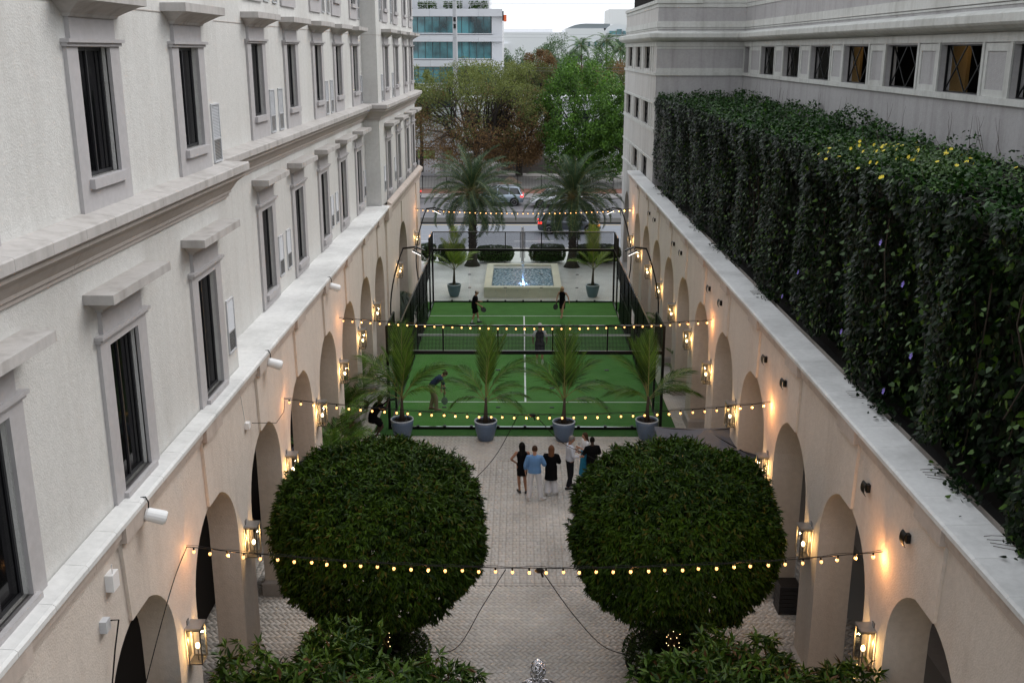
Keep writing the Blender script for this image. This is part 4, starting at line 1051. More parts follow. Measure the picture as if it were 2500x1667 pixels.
for (bx, by), lab in (((-3.35,-15.2), 'fairy lights wound round the trunk of the left round tree'), ((3.35,-15.2), 'fairy lights wound round the trunk of the right round tree')):
    mb = MB(); wr = []
    for i in range(60):
        a = i*.95; z = .35+i*.028; wr.append((bx+.14*math.cos(a), by+.14*math.sin(a), z))
        mb.ball((bx+.15*math.cos(a), by+.15*math.sin(a), z), .0075, 5, 4)
    t = thing('fairy_lights', (bx, by, .3), lab, 'fairy lights')
    o = mb.build('bulbs', FAIRY, t); o['kind'] = 'stuff'; MB().tube(wr, .004, 4).build('wire', M['rope'], t)
# ring hedges with white flowers at the foot of the round trees
MWF = plain('white_petal', (.6,.58,.6), .6)
for k, (bx, by) in enumerate(((-3.35,-15.3), (3.3,-15.3))):
    t = thing('ring_hedge', (bx, by, 0), 'low dark hedge ring with white flowers round the foot of the %s round tree' % ('left' if k == 0 else 'right'), 'hedge', 'ring hedges under the round trees')
    n = 5200; a = rng.uniform(0, 2*PI, n); q = rng.uniform(0, PI, n)
    rr = .78 + .30*np.cos(q); z = .22+.26*np.sin(q)**.7
    P = np.stack([bx+rr*np.cos(a), by+rr*np.sin(a), z], 1)+rnd_dirs(n)*.03
    O = np.stack([np.cos(a)*np.cos(q), np.sin(a)*np.cos(q), np.sin(q)], 1)
    V, F = leaves(P, O+rnd_dirs(n)*.9, O+rnd_dirs(n)*.5, rng.uniform(.05,.08,n), rng.uniform(.025,.04,n))
    o = link('foliage', np_mesh('foliage', V, F), MHEDGE, t); o.data.transform(Matrix.Translation(-off(t)))
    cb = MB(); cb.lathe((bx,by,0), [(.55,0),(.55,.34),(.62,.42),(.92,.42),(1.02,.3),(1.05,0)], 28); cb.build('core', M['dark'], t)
    fl = MB()
    for i in range(110):
        a_ = random.uniform(0, 6.28) if k else random.uniform(-1.2, 1.5); a_ = (a_ if k == 0 else random.gauss(3.6, .7)); rq = random.uniform(.55,1.04)
        fl.ball((bx+rq*math.cos(a_), by+rq*math.sin(a_), .50-.25*abs(rq-.78)/.3), (.035,.035,.018), 6, 4)
    o = fl.build('flowers', MWF, t); o['kind'] = 'stuff'
# ---------------- vines on the pergola
VT = thing('flowering_vine', (8.5, -8, 6.4), 'dense dark green vine with yellow flowers smothering the pergola above the right arcade', 'vine')
def vine_region(n, f, L, W, droop, heart=True):
    P, O = f(n); D = unit(O*.35 + rnd_dirs(len(P))*.7 + np.array([0,0,-droop])); N = unit(O*1.2+rnd_dirs(len(P))*.45+np.array([0,0,.25]))
    s = rng.uniform(.45, 1.35, len(P))*(1+np.maximum(0, -5-P[:,1])*.006)
    return leaves(P, D, N, L*s, W*s, heart=heart)
def topf(n):
    x = rng.uniform(6.7, 11.0, n); y = rng.uniform(-34, 17.6, n)
    # bare patch near the wall towards the viewer
    gap = (x > 9.6+.35*np.sin(y*1.3)) & (y < -6) & (rng.uniform(0,1,n) > .22)
    x, y = x[~gap], y[~gap]
    z = 11.22 + .10*np.abs(np.sin(x*3.1+y*1.7))+ .16*np.sin(x*2.1+y*.8) + .13*np.sin(y*2.3) + .12*np.sin(x*4.7-y*1.9) + rng.uniform(-.12,.14,len(x)) + .25*np.exp(-((x-10.7)/.5)**2)*(np.sin(y*1.9) > .2)*(y > -8)
    return np.stack([x,y,z],1), np.tile([[0,0,1.]], (len(x),1))
def bulge(y, z):
    return .42*np.sin(y*1.55+.5)*np.sin(z*.35) + .22*np.sin(y*3.3+z*.9) + .1*np.sin(y*6.1-z*2.2)
def sidef(dens):
    def f(n):
        y = rng.uniform(-34, 17.3, n); z = 11.4 - 4.5*rng.uniform(0,1,n)**1.15
        lim = 6.98 + .3*np.sin(y*.9)+.25*np.sin(y*2.7) ; keep = z > lim
        g = np.sin(y*1.55+.5) + .45*np.sin(y*.7+z*.8); hole = (z < 9.8) & (g < -.35) & (rng.uniform(0,1,n) < dens)
        keep &= ~hole; y, z = y[keep], z[keep]
        v = .5+.5*np.sin(y*1.55+.5+.7*np.sin(z*.9+y*.3)); w = .5+.5*np.sin(y*4.3+1.3*np.sin(z*1.3))
        x = 6.66 + .62*(1-v)**1.6*np.clip((11.2-z)/1.2, 0, 1) + .16*(1-w) - .10*np.exp(-((z-11.0)/.4)**2) + rng.uniform(-.09,.12,len(y))
        return np.stack([x,y,z],1), np.tile([[-1,0,.25]], (len(y),1))
    return f
VTOP = vine_region(46000, topf, .085, .075, .15)
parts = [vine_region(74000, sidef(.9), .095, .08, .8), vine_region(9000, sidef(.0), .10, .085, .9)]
def backf(n):
    y = rng.uniform(-34, 17.3, n); z = rng.uniform(6.9, 11.2, n); return np.stack([7.25+rng.uniform(0,.3,n), y, z],1), np.tile([[-1,0,0.]], (n,1))
parts.append(vine_region(26000, backf, .15, .14, .8))
V, F = merge(parts)
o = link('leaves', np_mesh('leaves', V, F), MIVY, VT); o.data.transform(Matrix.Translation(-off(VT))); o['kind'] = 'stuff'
MIVYT = leafmat('vine_leaf_top_lit', (.005,.02,.004), (.026,.078,.010), rough=.42, trans=.08, hue=(.06,.13,.012), spec=.14)  # lighter copy of the vine leaf, light from above put into the colour
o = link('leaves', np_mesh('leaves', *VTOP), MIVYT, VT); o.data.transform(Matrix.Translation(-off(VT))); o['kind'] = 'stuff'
MB().box(6.97, 11.0, -40, 17.5, 10.80, 10.86).build('shade_sheet', MBARK2, VT)  # added solid sheet under the leaves, blocks light from above
MB().box(7.62, 7.66, -40, 17.5, 6.4, 10.8).build('shade_sheet', MBARK2, VT)  # added dark sheet standing in for the shade behind the leaves
# yellow-green young growth with flowers on the near stretch
def youngf(n):
    y = rng.normal(-14.5, 1.9, n); x = rng.uniform(6.55, 9.2, n); z = 11.45 + .12*np.sin(x*4+y*3) - .5*np.maximum(0, 7.0-x)**.8 + rng.uniform(-.08,.12,n); return np.stack([x,y,z],1), np.tile([[-.2,0,1.]], (n,1))
MIVY2 = leafmat('young_vine_leaf', (.02,.06,.008), (.06,.125,.014), rough=.5, trans=.2)
V, F = vine_region(5200, youngf, .06, .05, .2); o = link('young_leaves', np_mesh('young_leaves', V, F), MIVY2, VT); o.data.transform(Matrix.Translation(-off(VT))); o['kind'] = 'stuff'
def sparse(n):
    y = rng.uniform(-30, 16, n); y = np.round(y/.9)*.9 + rng.normal(0,.16,n); z = rng.uniform(7.4, 10.6, n); return np.stack([6.72+rng.uniform(-.1,.1,n), y, z],1), np.tile([[-1,0,.2]], (n,1))
V, F = vine_region(1300, sparse, .09, .075, .7); o = link('young_leaves', np_mesh('young_leaves', V, F), MIVY2, VT); o.data.transform(Matrix.Translation(-off(VT))); o['kind'] = 'stuff'
def flower_mesh(name, r, m):
    mb = MB()
    for i in range(5):
        a = 2*PI*i/5; mb.add([(0,0,0),(r*math.cos(a-.5),r*math.sin(a-.5),.3*r),(1.15*r*math.cos(a),1.15*r*math.sin(a),.25*r),(r*math.cos(a+.5),r*math.sin(a+.5),.3*r)], [(0,1,2,3)])
    me = bpy.data.meshes.new(name); me.from_pydata(mb.v, [], mb.f); me.materials.append(m); return me
fy = flower_mesh('yellow_flower', .036, plain('yellow_petal', (.75,.6,.03), .5)); fp = flower_mesh('purple_flower', .055, plain('violet_petal', (.22,.17,.6), .5))
for i in range(60):
    y = random.gauss(random.choice((-13.2,-14.8,-16.4)), .6); x = random.uniform(6.45, 8.8)
    o = link('yellow_flower', fy, None, VT); o.location = Vector((x, y, 11.6-.5*max(0, 7-x)+random.uniform(0,.08))) - off(VT); o.rotation_euler = (random.uniform(-.6,.6), random.uniform(-1.2,0), 0)
for y, z in ((-11.9,8.5),(-17.3,10.2),(-18.6,9.7),(-18.2,7.6),(-10.6,7.6),(-15.5,8.0),(-19.3,8.6)):
    o = link('purple_flower', fp, None, VT); o.location = Vector((6.5, y, z)) - off(VT); o.rotation_euler = (0, -1.3, 0)
st = MB()
for i in range(70):     # bare tendrils against the wall and hanging stems
    y = random.uniform(-26, 17); x = 11.02 if random.random() < .5 and y < 17 else random.uniform(7, 10.9)
    z = 11.3; pts = [(x, y, z)]; dy = random.uniform(-.25,.35)
    for q in range(5): pts.append((x-.02, y+dy*(q+1)*.35+random.uniform(-.04,.04), z+.16*(q+1)*(1 if x > 10.9 else .6)+random.uniform(-.03,.03)))
    st.tube(pts, [.007,.006,.005,.004,.003,.002], 4)
for i in range(60):
    y = random.uniform(-28, 16); x = random.uniform(6.95, 7.4); z1 = random.uniform(6.6, 8.5)
    st.tube([(x, y, 11.1), (x-.05, y+random.uniform(-.2,.2), 9.8), (x+.05, y+random.uniform(-.3,.3), (9.8+z1)/2), (x, y+random.uniform(-.3,.3), z1)], .012, 4)
for y0 in (-23.6, -21.2, -17.2, -8.2, 3.0, 12.5):   # shoots creeping over the coping
    for j in range(4): st.tube([(6.9,y0+j*.2,7.06),(6.6-.05*j,y0+.2+j*.15,7.05),(6.35,y0+.1*j+.35,7.04)], .005, 4)
st.build('stems', MBARK, VT)['kind'] = 'stuff'
def creep(n):
    yc = rng.choice([-23.6,-21.2,-17.4,-8.2,-1,3.0,7,12.5,15], n); y = yc+rng.normal(0,.35,n); x = 6.85-np.abs(rng.normal(0,.16,n)); return np.stack([x,y,7.03+rng.uniform(0,.08,n)],1), np.tile([[-.3,0,1.]], (n,1))
V, F = vine_region(1500, creep, .07, .06, .0); o = link('leaves', np_mesh('leaves', V, F), MIVY, VT); o.data.transform(Matrix.Translation(-off(VT))); o['kind'] = 'stuff'

# ---------------- palm fronds
def frond_mesh(name, L, nl, ll, lw, arch=.5, vee=.45, droop=.5, mat=None, tip=.4, base=.12, stalk=.02, fwd=1.0):
    """frond growing from origin along +x, arching over; leaflets on both sides"""
    V = []; F = []; mi = []
    K = 14; pts = []; ang = 0
    p = np.array([0,0,0.]); a = 0.0; pts.append(p.copy()); dirs = []
    for i in range(K):
        a = -arch*(i/K)**1.3*1.6; d = np.array([math.cos(a), 0, math.sin(a)]); dirs.append(d); p = p + d*L/K; pts.append(p.copy())
    dirs.append(dirs[-1])
    mb = MB(); mb.tube([Vector(q) for q in pts], [stalk*(1-.85*i/K) for i in range(K+1)], 5)
    nst = len(mb.f)
    for i in range(nl):
        u = base + (1-base)*(i+.5)/nl; f = u*K; k = min(int(f), K-1); q = pts[k]*(1-(f-k)) + pts[k+1]*(f-k); d = dirs[k]
        up = np.array([-d[2], 0, d[0]])
        s = ll*(math.sin(PI*min(1, (u-base)/(1-base)*.86+.14))**.6)*(1 if u < .93 else .7)*random.uniform(.88,1.1)
        for sg in (-1, 1):
            side = np.array([0, sg, 0.])
            fw = (.35+.5*u)*fwd + random.uniform(-.10,.10)
            if random.random() < .06: continue
            dd = d*fw + side*(1-.35*u) + up*vee*random.uniform(.5,1.4); dd /= np.linalg.norm(dd)
            w = np.cross(dd, up); w = d*lw*.5
            m_ = q + dd*s*.5; e = q + dd*s + np.array([0,0,-droop*s*random.uniform(.6,1.3)]); m_ = m_ + np.array([0,0,-droop*s*.18])
            vs = [q-w*.6, q+w*.6, m_+w, m_-w, e]
            mb.add([tuple(v) for v in vs], [(0,1,2,3),(3,2,4)])
    me = bpy.data.meshes.new(name); me.from_pydata(mb.v, [], mb.f); me.materials.append(MSTALK); me.materials.append(mat)
    me.polygons.foreach_set('material_index', [0]*nst+[1]*(len(mb.f)-nst)); return me
MSTALK = plain('frond_stalk', (.16,.17,.05), .6)
def place_frond(me, parent, base, az, el, scale=1, roll=0):
    o = link('frond', me, None, parent); o.location = Vector(base) - off(parent)
    o.rotation_mode = 'XYZ'
    Mx = Matrix.Rotation(az, 4, 'Z') @ Matrix.Rotation(-el, 4, 'Y') @ Matrix.Rotation(roll, 4, 'X')
    o.rotation_euler = Mx.to_euler(); o.scale = (scale,)*3
    return o
DF = [frond_mesh('date_frond', 3.5, 84, .46, .034, arch=a, vee=.55, droop=.12, mat=MDATE, stalk=.03) for a in (.75, 1.0, 1.25)]
def date_palm(x, y, htop, label):
    t = thing('date_palm', (x, y, 0), label, 'palm tree', 'date palms behind the fountain')
    mb = MB(); pts = [(x,y,0),(x,y,.3),(x+.03,y,1),(x+.05,y-.02,htop*.6),(x+.05,y,htop)]
    mb.tube(pts, [.55,.36,.25,.25,.24], 14); mb.build('trunk', MBARK2, t, smooth=True)
    b = MB()
    for i in range(90):
        a = i*2.4; z = 1.1+(htop-1.1)*i/90; b.bar((x+.05+.22*math.cos(a), y+.22*math.sin(a), z), (x+.05+.32*math.cos(a), y+.32*math.sin(a), z+.12), .10, .04)
    b.build('leaf_bases', MBARK, t)['kind'] = 'stuff'
    hb = MB(); hb.ball((x+.05,y,htop+.1), (.42,.42,.5), 12, 8); hb.build('crown_heart', plain('crown_heart', (.10,.08,.03), .9, var=.4), t, smooth=True)
    N = 74
    for i in range(N):
        u = i/N; el = R(84) - R(118)*u**.85; az = i*2.39996 + random.uniform(-.2,.2)
        place_frond(DF[0 if u < .3 else 1 if u < .65 else 2], t, (x+.05+.2*math.cos(az)*math.cos(el), y+.2*math.sin(az)*math.cos(el), htop+.15+.3*math.sin(el)), az, el, random.uniform(.85,1.05), random.uniform(-.5,.5))
    return t
date_palm(-3.32, 30.4, 4.55, 'date palm left of the fountain, full grey-green crown over a dark trunk')
date_palm(3.2, 30.0, 4.35, 'date palm right of the fountain, darker crown in front of the grey car')
# ---------------- potted coconut palms
MPOT = plain('blue_glazed_pot', (.10,.15,.235), .35, var=.3, vscale=30, bump=.3, bscale=60); MPOT2 = plain('teal_grey_pot', (.09,.15,.18), .4, var=.15, vscale=20)
MRIM = plain('pot_rim', (.45,.50,.56), .3); MSOIL = plain('dark_soil', (.012,.009,.007), .95, bump=.8, bscale=30)
CF = [frond_mesh('coconut_frond', 1.95, 54, .66, .034, arch=a, vee=.3, droop=dr, mat=MPALM, base=.24, stalk=.017, fwd=fw) for a, dr, fw in ((.22,.12,2.6),(.65,.55,1.6),(1.0,.85,1.2))]
CY = [frond_mesh('young_frond', 1.7, 48, .52, .036, arch=a, vee=.35, droop=.3, mat=MYPALM, base=.2, stalk=.016, fwd=fw) for a, fw in ((.25,2.2), (.6,1.3))]
def potted_palm(x, y, label, group, h, fr, fronds, r=.42, hp=.72, potm=MPOT, trunk=.9, s=1):
    t = thing('potted_palm', (x, y, 0), label, 'potted palm', group)
    MB().lathe((x,y,0), [(.01,0.001),(r*.58,0),(r*.66,.04),(r*.86,hp*.45),(r*.97,hp*.8),(r,hp),(r*.9,hp),(r*.88,hp-.07)], 30, cap=False).build('pot', potm, t, smooth=True)
    MB().tube([(x+r*.95*math.cos(i*PI/16), y+r*.95*math.sin(i*PI/16), hp+.003) for i in range(33)], .026, 6, cap=False).build('rim', MRIM, t, smooth=True)
    sm = MB(); 
    for i in range(60):
        a = random.random()*6.28; q = r*.85*random.random()**.5; sm.ball((x+q*math.cos(a), y+q*math.sin(a), hp-.05), .035, 5, 3)
    sm.lathe((x,y,hp-.09), [(r*.86,0),(r*.86,.03)], 20); sm.build('soil', MSOIL, t)
    zt = hp+trunk
    MB().tube([(x,y,hp-.08),(x,y,hp+.25),(x+.02,y,zt)], [.11,.075,.035], 8).build('trunk', MBARK, t, smooth=True)
    for az, el, k, sc in fronds:
        place_frond(fr[k], t, (x+.01, y, zt-.12+.1*math.sin(el)), R(az), R(el), sc*s*(1 if el > 74 else .86), random.uniform(-.25,.25))
    return t
gp = 'potted palms in front of the court'
potted_palm(-4.48,-.95,'first palm from the left in a blue pot before the court, beside the crouching photographer',gp,4,CF,
   [(80,86,0,1.45),(110,84,0,1.35),(65,82,0,1.3),(200,80,0,1.15),(-60,80,0,1.2),(165,66,1,1.35),(20,62,1,1.2),(35,50,1,1.35),(178,45,1,1.15),(-20,55,2,1.1),(195,42,2,1.15),(120,60,1,1.2),(185,22,2,.9),(250,58,2,.9)])
potted_palm(-1.43,-1.1,'second palm from the left in a blue pot before the court',gp,4,CF,
   [(80,84,0,1.35),(60,86,0,1.3),(100,82,0,1.25),(35,78,0,1.25),(145,62,1,1.1),(20,64,1,1.25),(160,48,1,1.05),(10,30,1,.95),(170,22,2,.85),(-10,22,2,.9),(0,62,2,.9)])
potted_palm(1.4,-1.15,'third palm from the left in a blue pot, in front of the capped player',gp,4,CF,
   [(90,88,0,1.4),(110,85,0,1.35),(60,80,0,1.3),(40,66,1,1.2),(150,68,1,1.3),(25,74,0,1.2),(168,52,1,1.3),(5,46,2,1.15),(-5,30,2,1.0),(200,50,1,.9),(110,72,1,1.1)])
potted_palm(4.43,-.95,'fourth palm from the left in a blue pot before the court, at its right corner',gp,4,CF,
   [(80,86,0,1.3),(95,84,0,1.25),(120,80,0,1.2),(140,76,0,1.15),(150,70,1,1.2),(12,56,1,1.2),(170,42,2,1.0),(0,38,1,.9),(15,25,1,1.2),(200,50,2,.9),(-20,60,2,1.0)])
gp = 'potted palms by the fountain'
potted_palm(-3.97,21.6,'yellow-green palm in a teal pot left of the fountain',gp,4,CY,[(90,86,0,1.5),(40,74,0,1.35),(150,72,0,1.3),(20,55,1,1.3),(165,50,1,1.2),(185,35,1,1.25),(60,60,1,1.1),(-20,55,1,1.0),(120,66,0,1.2)],r=.4,hp=.7,potm=MPOT2,trunk=1.0)
potted_palm(3.98,21.5,'yellow-green palm in a teal pot right of the fountain',gp,4,CY,[(90,88,0,1.5),(70,82,0,1.4),(110,80,0,1.4),(25,62,1,1.35),(155,58,1,1.2),(10,40,1,1.1),(170,38,1,1.1),(-30,55,1,1.0)],r=.4,hp=.7,potm=MPOT2,trunk=1.0)
# ---------------- planting along the left arcade
AF = [frond_mesh('areca_frond', 1.3, 34, .34, .03, arch=a, vee=.4, droop=.3, mat=MPALM, base=.3, stalk=.01) for a in (.5, .9)]
MTERRA = plain('dark_red_pot', (.09,.028,.02), .5, var=.2)
def areca(x, y, n, s, label, pot=True, spreadz=0):
    t = thing('areca_plant', (x, y, 0), label, 'plant', 'leafy plants along the left arcade')
    if pot: MB().lathe((x,y,0), [(.2,0),(.33,.45),(.36,.55),(.3,.55),(.28,.5)], 16).build('pot', MTERRA, t, smooth=True)
    for i in range(n):
        az = i*2.4+random.uniform(-.3,.3); el = R(random.uniform(35,85))
        bx, by = x+random.uniform(-.12,.12), y+random.uniform(-.12,.12); h = .5+random.uniform(0,.7)*s+spreadz
        MB().tube([(bx,by,.3),(bx,by,h)], .015, 5).build('stem', MSTALK, t)
        place_frond(AF[i%2], t, (bx,by,h), az, el, s*random.uniform(.8,1.2), random.uniform(-.4,.4))
areca(-6.2,-6.1,16,1.0,'bushy palm plant at the foot of the left arcade, nearest the round tree')
areca(-6.45,-8.9,7,.9,'dark palm plant inside the arch left of the round tree', True)
areca(-6.3,-4.7,20,1.15,'tall dark palm clump against the pier between the second nearest lanterns')
areca(-6.25,-3.4,16,.98,'broad palm plant beside the crouching photographer, in front of the arcade')
areca(-6.55,-.9,16,1.2,'tall palm plant in an arch left of the court corner')
areca(-6.35,1.3,18,1.2,'palm plant in a dark red pot left of the court corner')
areca(-6.75,-7.4,9,1.0,'dark palm plant deep in the arch behind the left parasol', True)
areca(-6.9,-2.6,11,1.1,'tall dark palm plant deep in the arch behind the strappy plant', True)
areca(6.4,11.2,9,.8,'small dark plant in an arch of the right arcade beside the court')
areca(6.45,4.6,8,.8,'small bushy plant at a pier right of the court corner')
# low green bush on the ground
t = thing('strappy_plant', (-6.1,-2.4,0), 'low bright green strappy plant on the paving behind the crouching photographer', 'plant')
GF = [frond_mesh('strap_tuft', .7, 12, .3, .05, arch=1.1, vee=.4, droop=.4, mat=MPALM, base=.1, stalk=.01)]
for i in range(26): place_frond(GF[0], t, (-6.1+random.uniform(-.3,.3),-2.4+random.uniform(-.5,.5),.25), i*2.4, R(random.uniform(30,75)), random.uniform(.8,1.2))
MB().lathe((-6.1,-2.4,0), [(.3,0),(.38,.3),(.3,.3)], 14).build('pot', MTERRA, t)
# white planter with drooping grass
t = thing('grass_planter', (-6.2,14.6,0), 'tall white planter with dark weeping grass in the big left arch', 'planter')
MB().prism([(-.22,-.22),(.22,-.22),(.22,.22),(-.22,.22)], 'z', 0, 0)
mb = MB(); lo = [(-6.38,14.42,0),(-6.02,14.42,0),(-6.02,14.78,0),(-6.38,14.78,0)]; hi = [(-6.48,14.32,1.35),(-5.92,14.32,1.35),(-5.92,14.88,1.35),(-6.48,14.88,1.35)]
mb.add(lo+hi, [(0,3,2,1),(0,1,5,4),(1,2,6,5),(2,3,7,6),(3,0,4,7),(4,5,6,7)]).build('pot', M['white'], t)
n = 1500; a = rng.uniform(0, 2*PI, n); e = rng.uniform(.3,1.45,n)
V = []; F = []
for i in range(n):
    ca, sa = math.cos(a[i]), math.sin(a[i]); L = random.uniform(1.2,2.0); pr = []
    for q in range(5):
        u = q/4; r_ = L*math.cos(e[i])*u*.9+.08; z = 1.35+L*(math.sin(e[i])*u - .95*u*u*random.uniform(.9,1.1))
        pr.append((-6.2+ca*r_, 14.6+sa*r_, z))
    b_ = len(V); w = .018
    for q, (px, py, pz) in enumerate(pr): V += [(px-sa*w*(1-q/5), py+ca*w*(1-q/5), pz), (px+sa*w*(1-q/5), py-ca*w*(1-q/5), pz)]
    for q in range(4): F.append((b_+2*q, b_+2*q+1, b_+2*q+3, b_+2*q+2))
o = link('grass', np_mesh('grass', V, F), leafmat('grass_blade', (.01,.028,.014), (.03,.06,.03), trans=.1), t); o.data.transform(Matrix.Translation(-off(t))); o['kind'] = 'stuff'
# ---------------- clipped hedges by the street
def hedge(x0, x1, y0, y1, h, label, trunk=False, box=True, z0=.12):
    t = thing('hedge', ((x0+x1)/2, (y0+y1)/2, 0), label, 'hedge', 'clipped hedges between terrace and pavement')
    n = int(2600*max(1, (x1-x0)*.8)); q = rng.uniform(-1,1,(n,3)); ax = rng.integers(0,3,n); q[np.arange(n),ax] = np.sign(q[np.arange(n),ax]); q *= (.9+.1*rng.uniform(0,1,(n,1)))
    r = np.linalg.norm(q,axis=1)[:,None]; q = q*(.55+.45*1.25/np.maximum(r,1))
    C = np.array([(x0+x1)/2,(y0+y1)/2,(z0+h)/2]); S = np.array([(x1-x0)/2,(y1-y0)/2,(h-z0)/2]); O = unit(q)
    V, F = leaves(C+q*S+rnd_dirs(n)*.03, O*.5+rnd_dirs(n), O+rnd_dirs(n)*.6, rng.uniform(.06,.11,n), rng.uniform(.04,.07,n))
    o = link('foliage', np_mesh('foliage', V, F), MHEDGE, t); o.data.transform(Matrix.Translation(-off(t)))
    if trunk:
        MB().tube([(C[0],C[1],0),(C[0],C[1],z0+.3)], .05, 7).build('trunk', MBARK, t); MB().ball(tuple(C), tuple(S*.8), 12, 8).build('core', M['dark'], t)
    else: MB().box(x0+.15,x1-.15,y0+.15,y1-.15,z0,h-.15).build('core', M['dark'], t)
hedge(-3.0,-.72,31.2,32.0,1.05,'clipped box hedge behind the fountain, left of the sign post')
hedge(.55,2.75,31.2,32.0,1.15,'clipped box hedge behind the fountain, right of the sign post')
hedge(3.6,6.4,31.0,32.0,1.15,'clipped box hedge at the foot of the right pavilion')
hedge(-5.6,-3.9,31.0,32.0,1.15,'clipped box hedge left of the left date palm')
hedge(-6.7,-5.7,29.6,30.5,1.45,'round-headed clipped shrub on a thin stem by the left pavilion', trunk=True, z0=.45)
# ---------------- trees beyond the road
def tree(name, label, x, y, h, cz, rx, rz, mats, n, L, limbs, gap=.35, seed=0, clumps=60, trunkr=.3, ground=0, group=None, bark=None, cat='tree', ry=None):
    """mats: list of (material, weight function of relative height)"""
    t = thing(name, (x, y, ground), label, cat, group)
    rs = np.random.default_rng(seed+11); ry = ry or rx
    # limbs reach from the trunk to clump centres
    cc = unit(rs.normal(size=(clumps,3))); cc[:,2] = cc[:,2]*.95+.02; rr = rs.uniform(.45,1,clumps)**.6
    Cc = np.array([x,y,cz]) + cc*rr[:,None]*np.array([rx,ry,rz])
    mb = MB(); fk = cz-rz*.55
    mb.tube([(x,y,ground),(x+.1,y,ground+(fk-ground)*.5),(x,y,fk)], [trunkr*1.3,trunkr,trunkr*.8], 9)
    # crooked limbs grown towards groups of clumps, forking on the way
    def grow(p, goal, r, depth):
        p = np.array(p, float); pts = [tuple(p)]; rr = [r]; d = goal-p; L = np.linalg.norm(d); seg = 4
        for q in range(1, seg+1):
            f = q/seg; w = p + d*f + np.array([rs.normal(), rs.normal(), rs.normal()*.7])*L*.055*(1 if q < seg else 0) + np.array([0,0,.10*L*math.sin(PI*f)])
            pts.append(tuple(w)); rr.append(r*(1-.55*f))
        mb.tube(pts, rr, 6 if r > .08 else 4); return pts
    main = max(4, limbs//9); order = np.argsort(np.arctan2(Cc[:,1]-y, Cc[:,0]-x)+rs.uniform(-.3,.3,clumps))
    groups = np.array_split(order[:], main)
    for g_ in groups:
        ctr = Cc[g_].mean(0); hub = np.array([x,y,fk-.2]) + (ctr-np.array([x,y,fk-.2]))*.62
        pts = grow((x,y,fk-.3), hub, trunkr*.62, 0)
        sub_ = g_[:max(3, limbs//main)]
        for i in sub_:
            st_ = pts[rs.integers(2, len(pts))]; p2 = grow(st_, np.array(Cc[i]), trunkr*.26, 1)
            for j in range(3): f = rs.normal(size=3)*np.array([rx,ry,rz])*.13; grow(p2[rs.integers(2,5)], np.array(Cc[i])+f, trunkr*.09, 2)
    mb.build('trunk', bark or MBARK2, t)
    per = n//clumps; cs = rs.uniform(.16,.30,clumps)*(1-gap*.3)
    P = np.repeat(Cc, per, 0) + unit(rs.normal(size=(clumps*per,3)))*(rs.uniform(.3,1,(clumps*per,1))**.5)*np.repeat(cs,per)[:,None]*np.array([rx,ry,rz])*1.15
    O = unit(P-np.repeat(Cc,per,0)); N_ = O+rs.normal(size=P.shape)*.5
    rel = (P[:,2]-(cz-rz))/(2*rz) + rs.normal(size=len(P))*.13 + .14*np.sin(P[:,0]*1.3)*np.sin(P[:,2]*1.1)
    for m_, lo, hi in mats:
        s = (rel >= lo) & (rel < hi)
        if s.sum() < 3: continue
        k = s.sum(); V, F = leaves(P[s], O[s]*.4+rs.normal(size=(k,3)), N_[s], rs.uniform(.6,1.3,k)*L, rs.uniform(.6,1.2,k)*L*.6)
        o = link('crown', np_mesh('crown', V, F), m_, t); o.data.transform(Matrix.Translation(-off(t)))
    return t
tree('autumn_tree', 'wide tree with rusty lower leaves, bare dark limbs and yellow-green top', -5.0, 79, 12, 6.5, 8.6, 5.9, [(MBROWN,-9,.50),(MOLIVE,.50,.72),(MYEL2,.72,9)], 42000, .20, 70, gap=.9, seed=3, clumps=170, trunkr=.42)
tree('autumn_tree', 'rusty tree with many dark limbs right of the wide one, behind the soil mound', -.3, 80.5, 12, 6.4, 4.6, 5.6, [(MBROWN,-9,.58),(MOLIVE,.58,.76),(MYEL2,.76,9)], 20000, .20, 46, gap=.9, seed=8, clumps=90, trunkr=.34)
tree('green_tree', 'dense bright green tree beside the right pavilion', 6.4, 76, 12, 6.4, 5.0, 6.3, [(MGREEN,-9,9)], 30000, .28, 20, gap=1.4, seed=5, clumps=150, trunkr=.4)
tree('green_tree', 'dense green tree partly hidden behind the right pavilion', 11.3, 74, 11, 5.0, 4.4, 5.0, [(MGREEN,-9,9)], 18000, .28, 14, gap=1.4, seed=6, clumps=100, trunkr=.4)
tree('green_tree', 'pale green small tree at the left edge beside the left pavilion', -11.6, 84, 9, 8.3, 2.4, 3.4, [(MOLIVE,-9,.5),(MYEL2,.5,9)], 5000, .22, 14, gap=.5, seed=7, clumps=30, trunkr=.2)
tree('dark_shrub_tree', 'dark low tree below the rusty crowns near the soil mound', -2.0, 90, 6, 2.6, 5.0, 2.4, [(MHEDGE,-9,9)], 7000, .26, 8, gap=.2, seed=9, clumps=40, trunkr=.2)
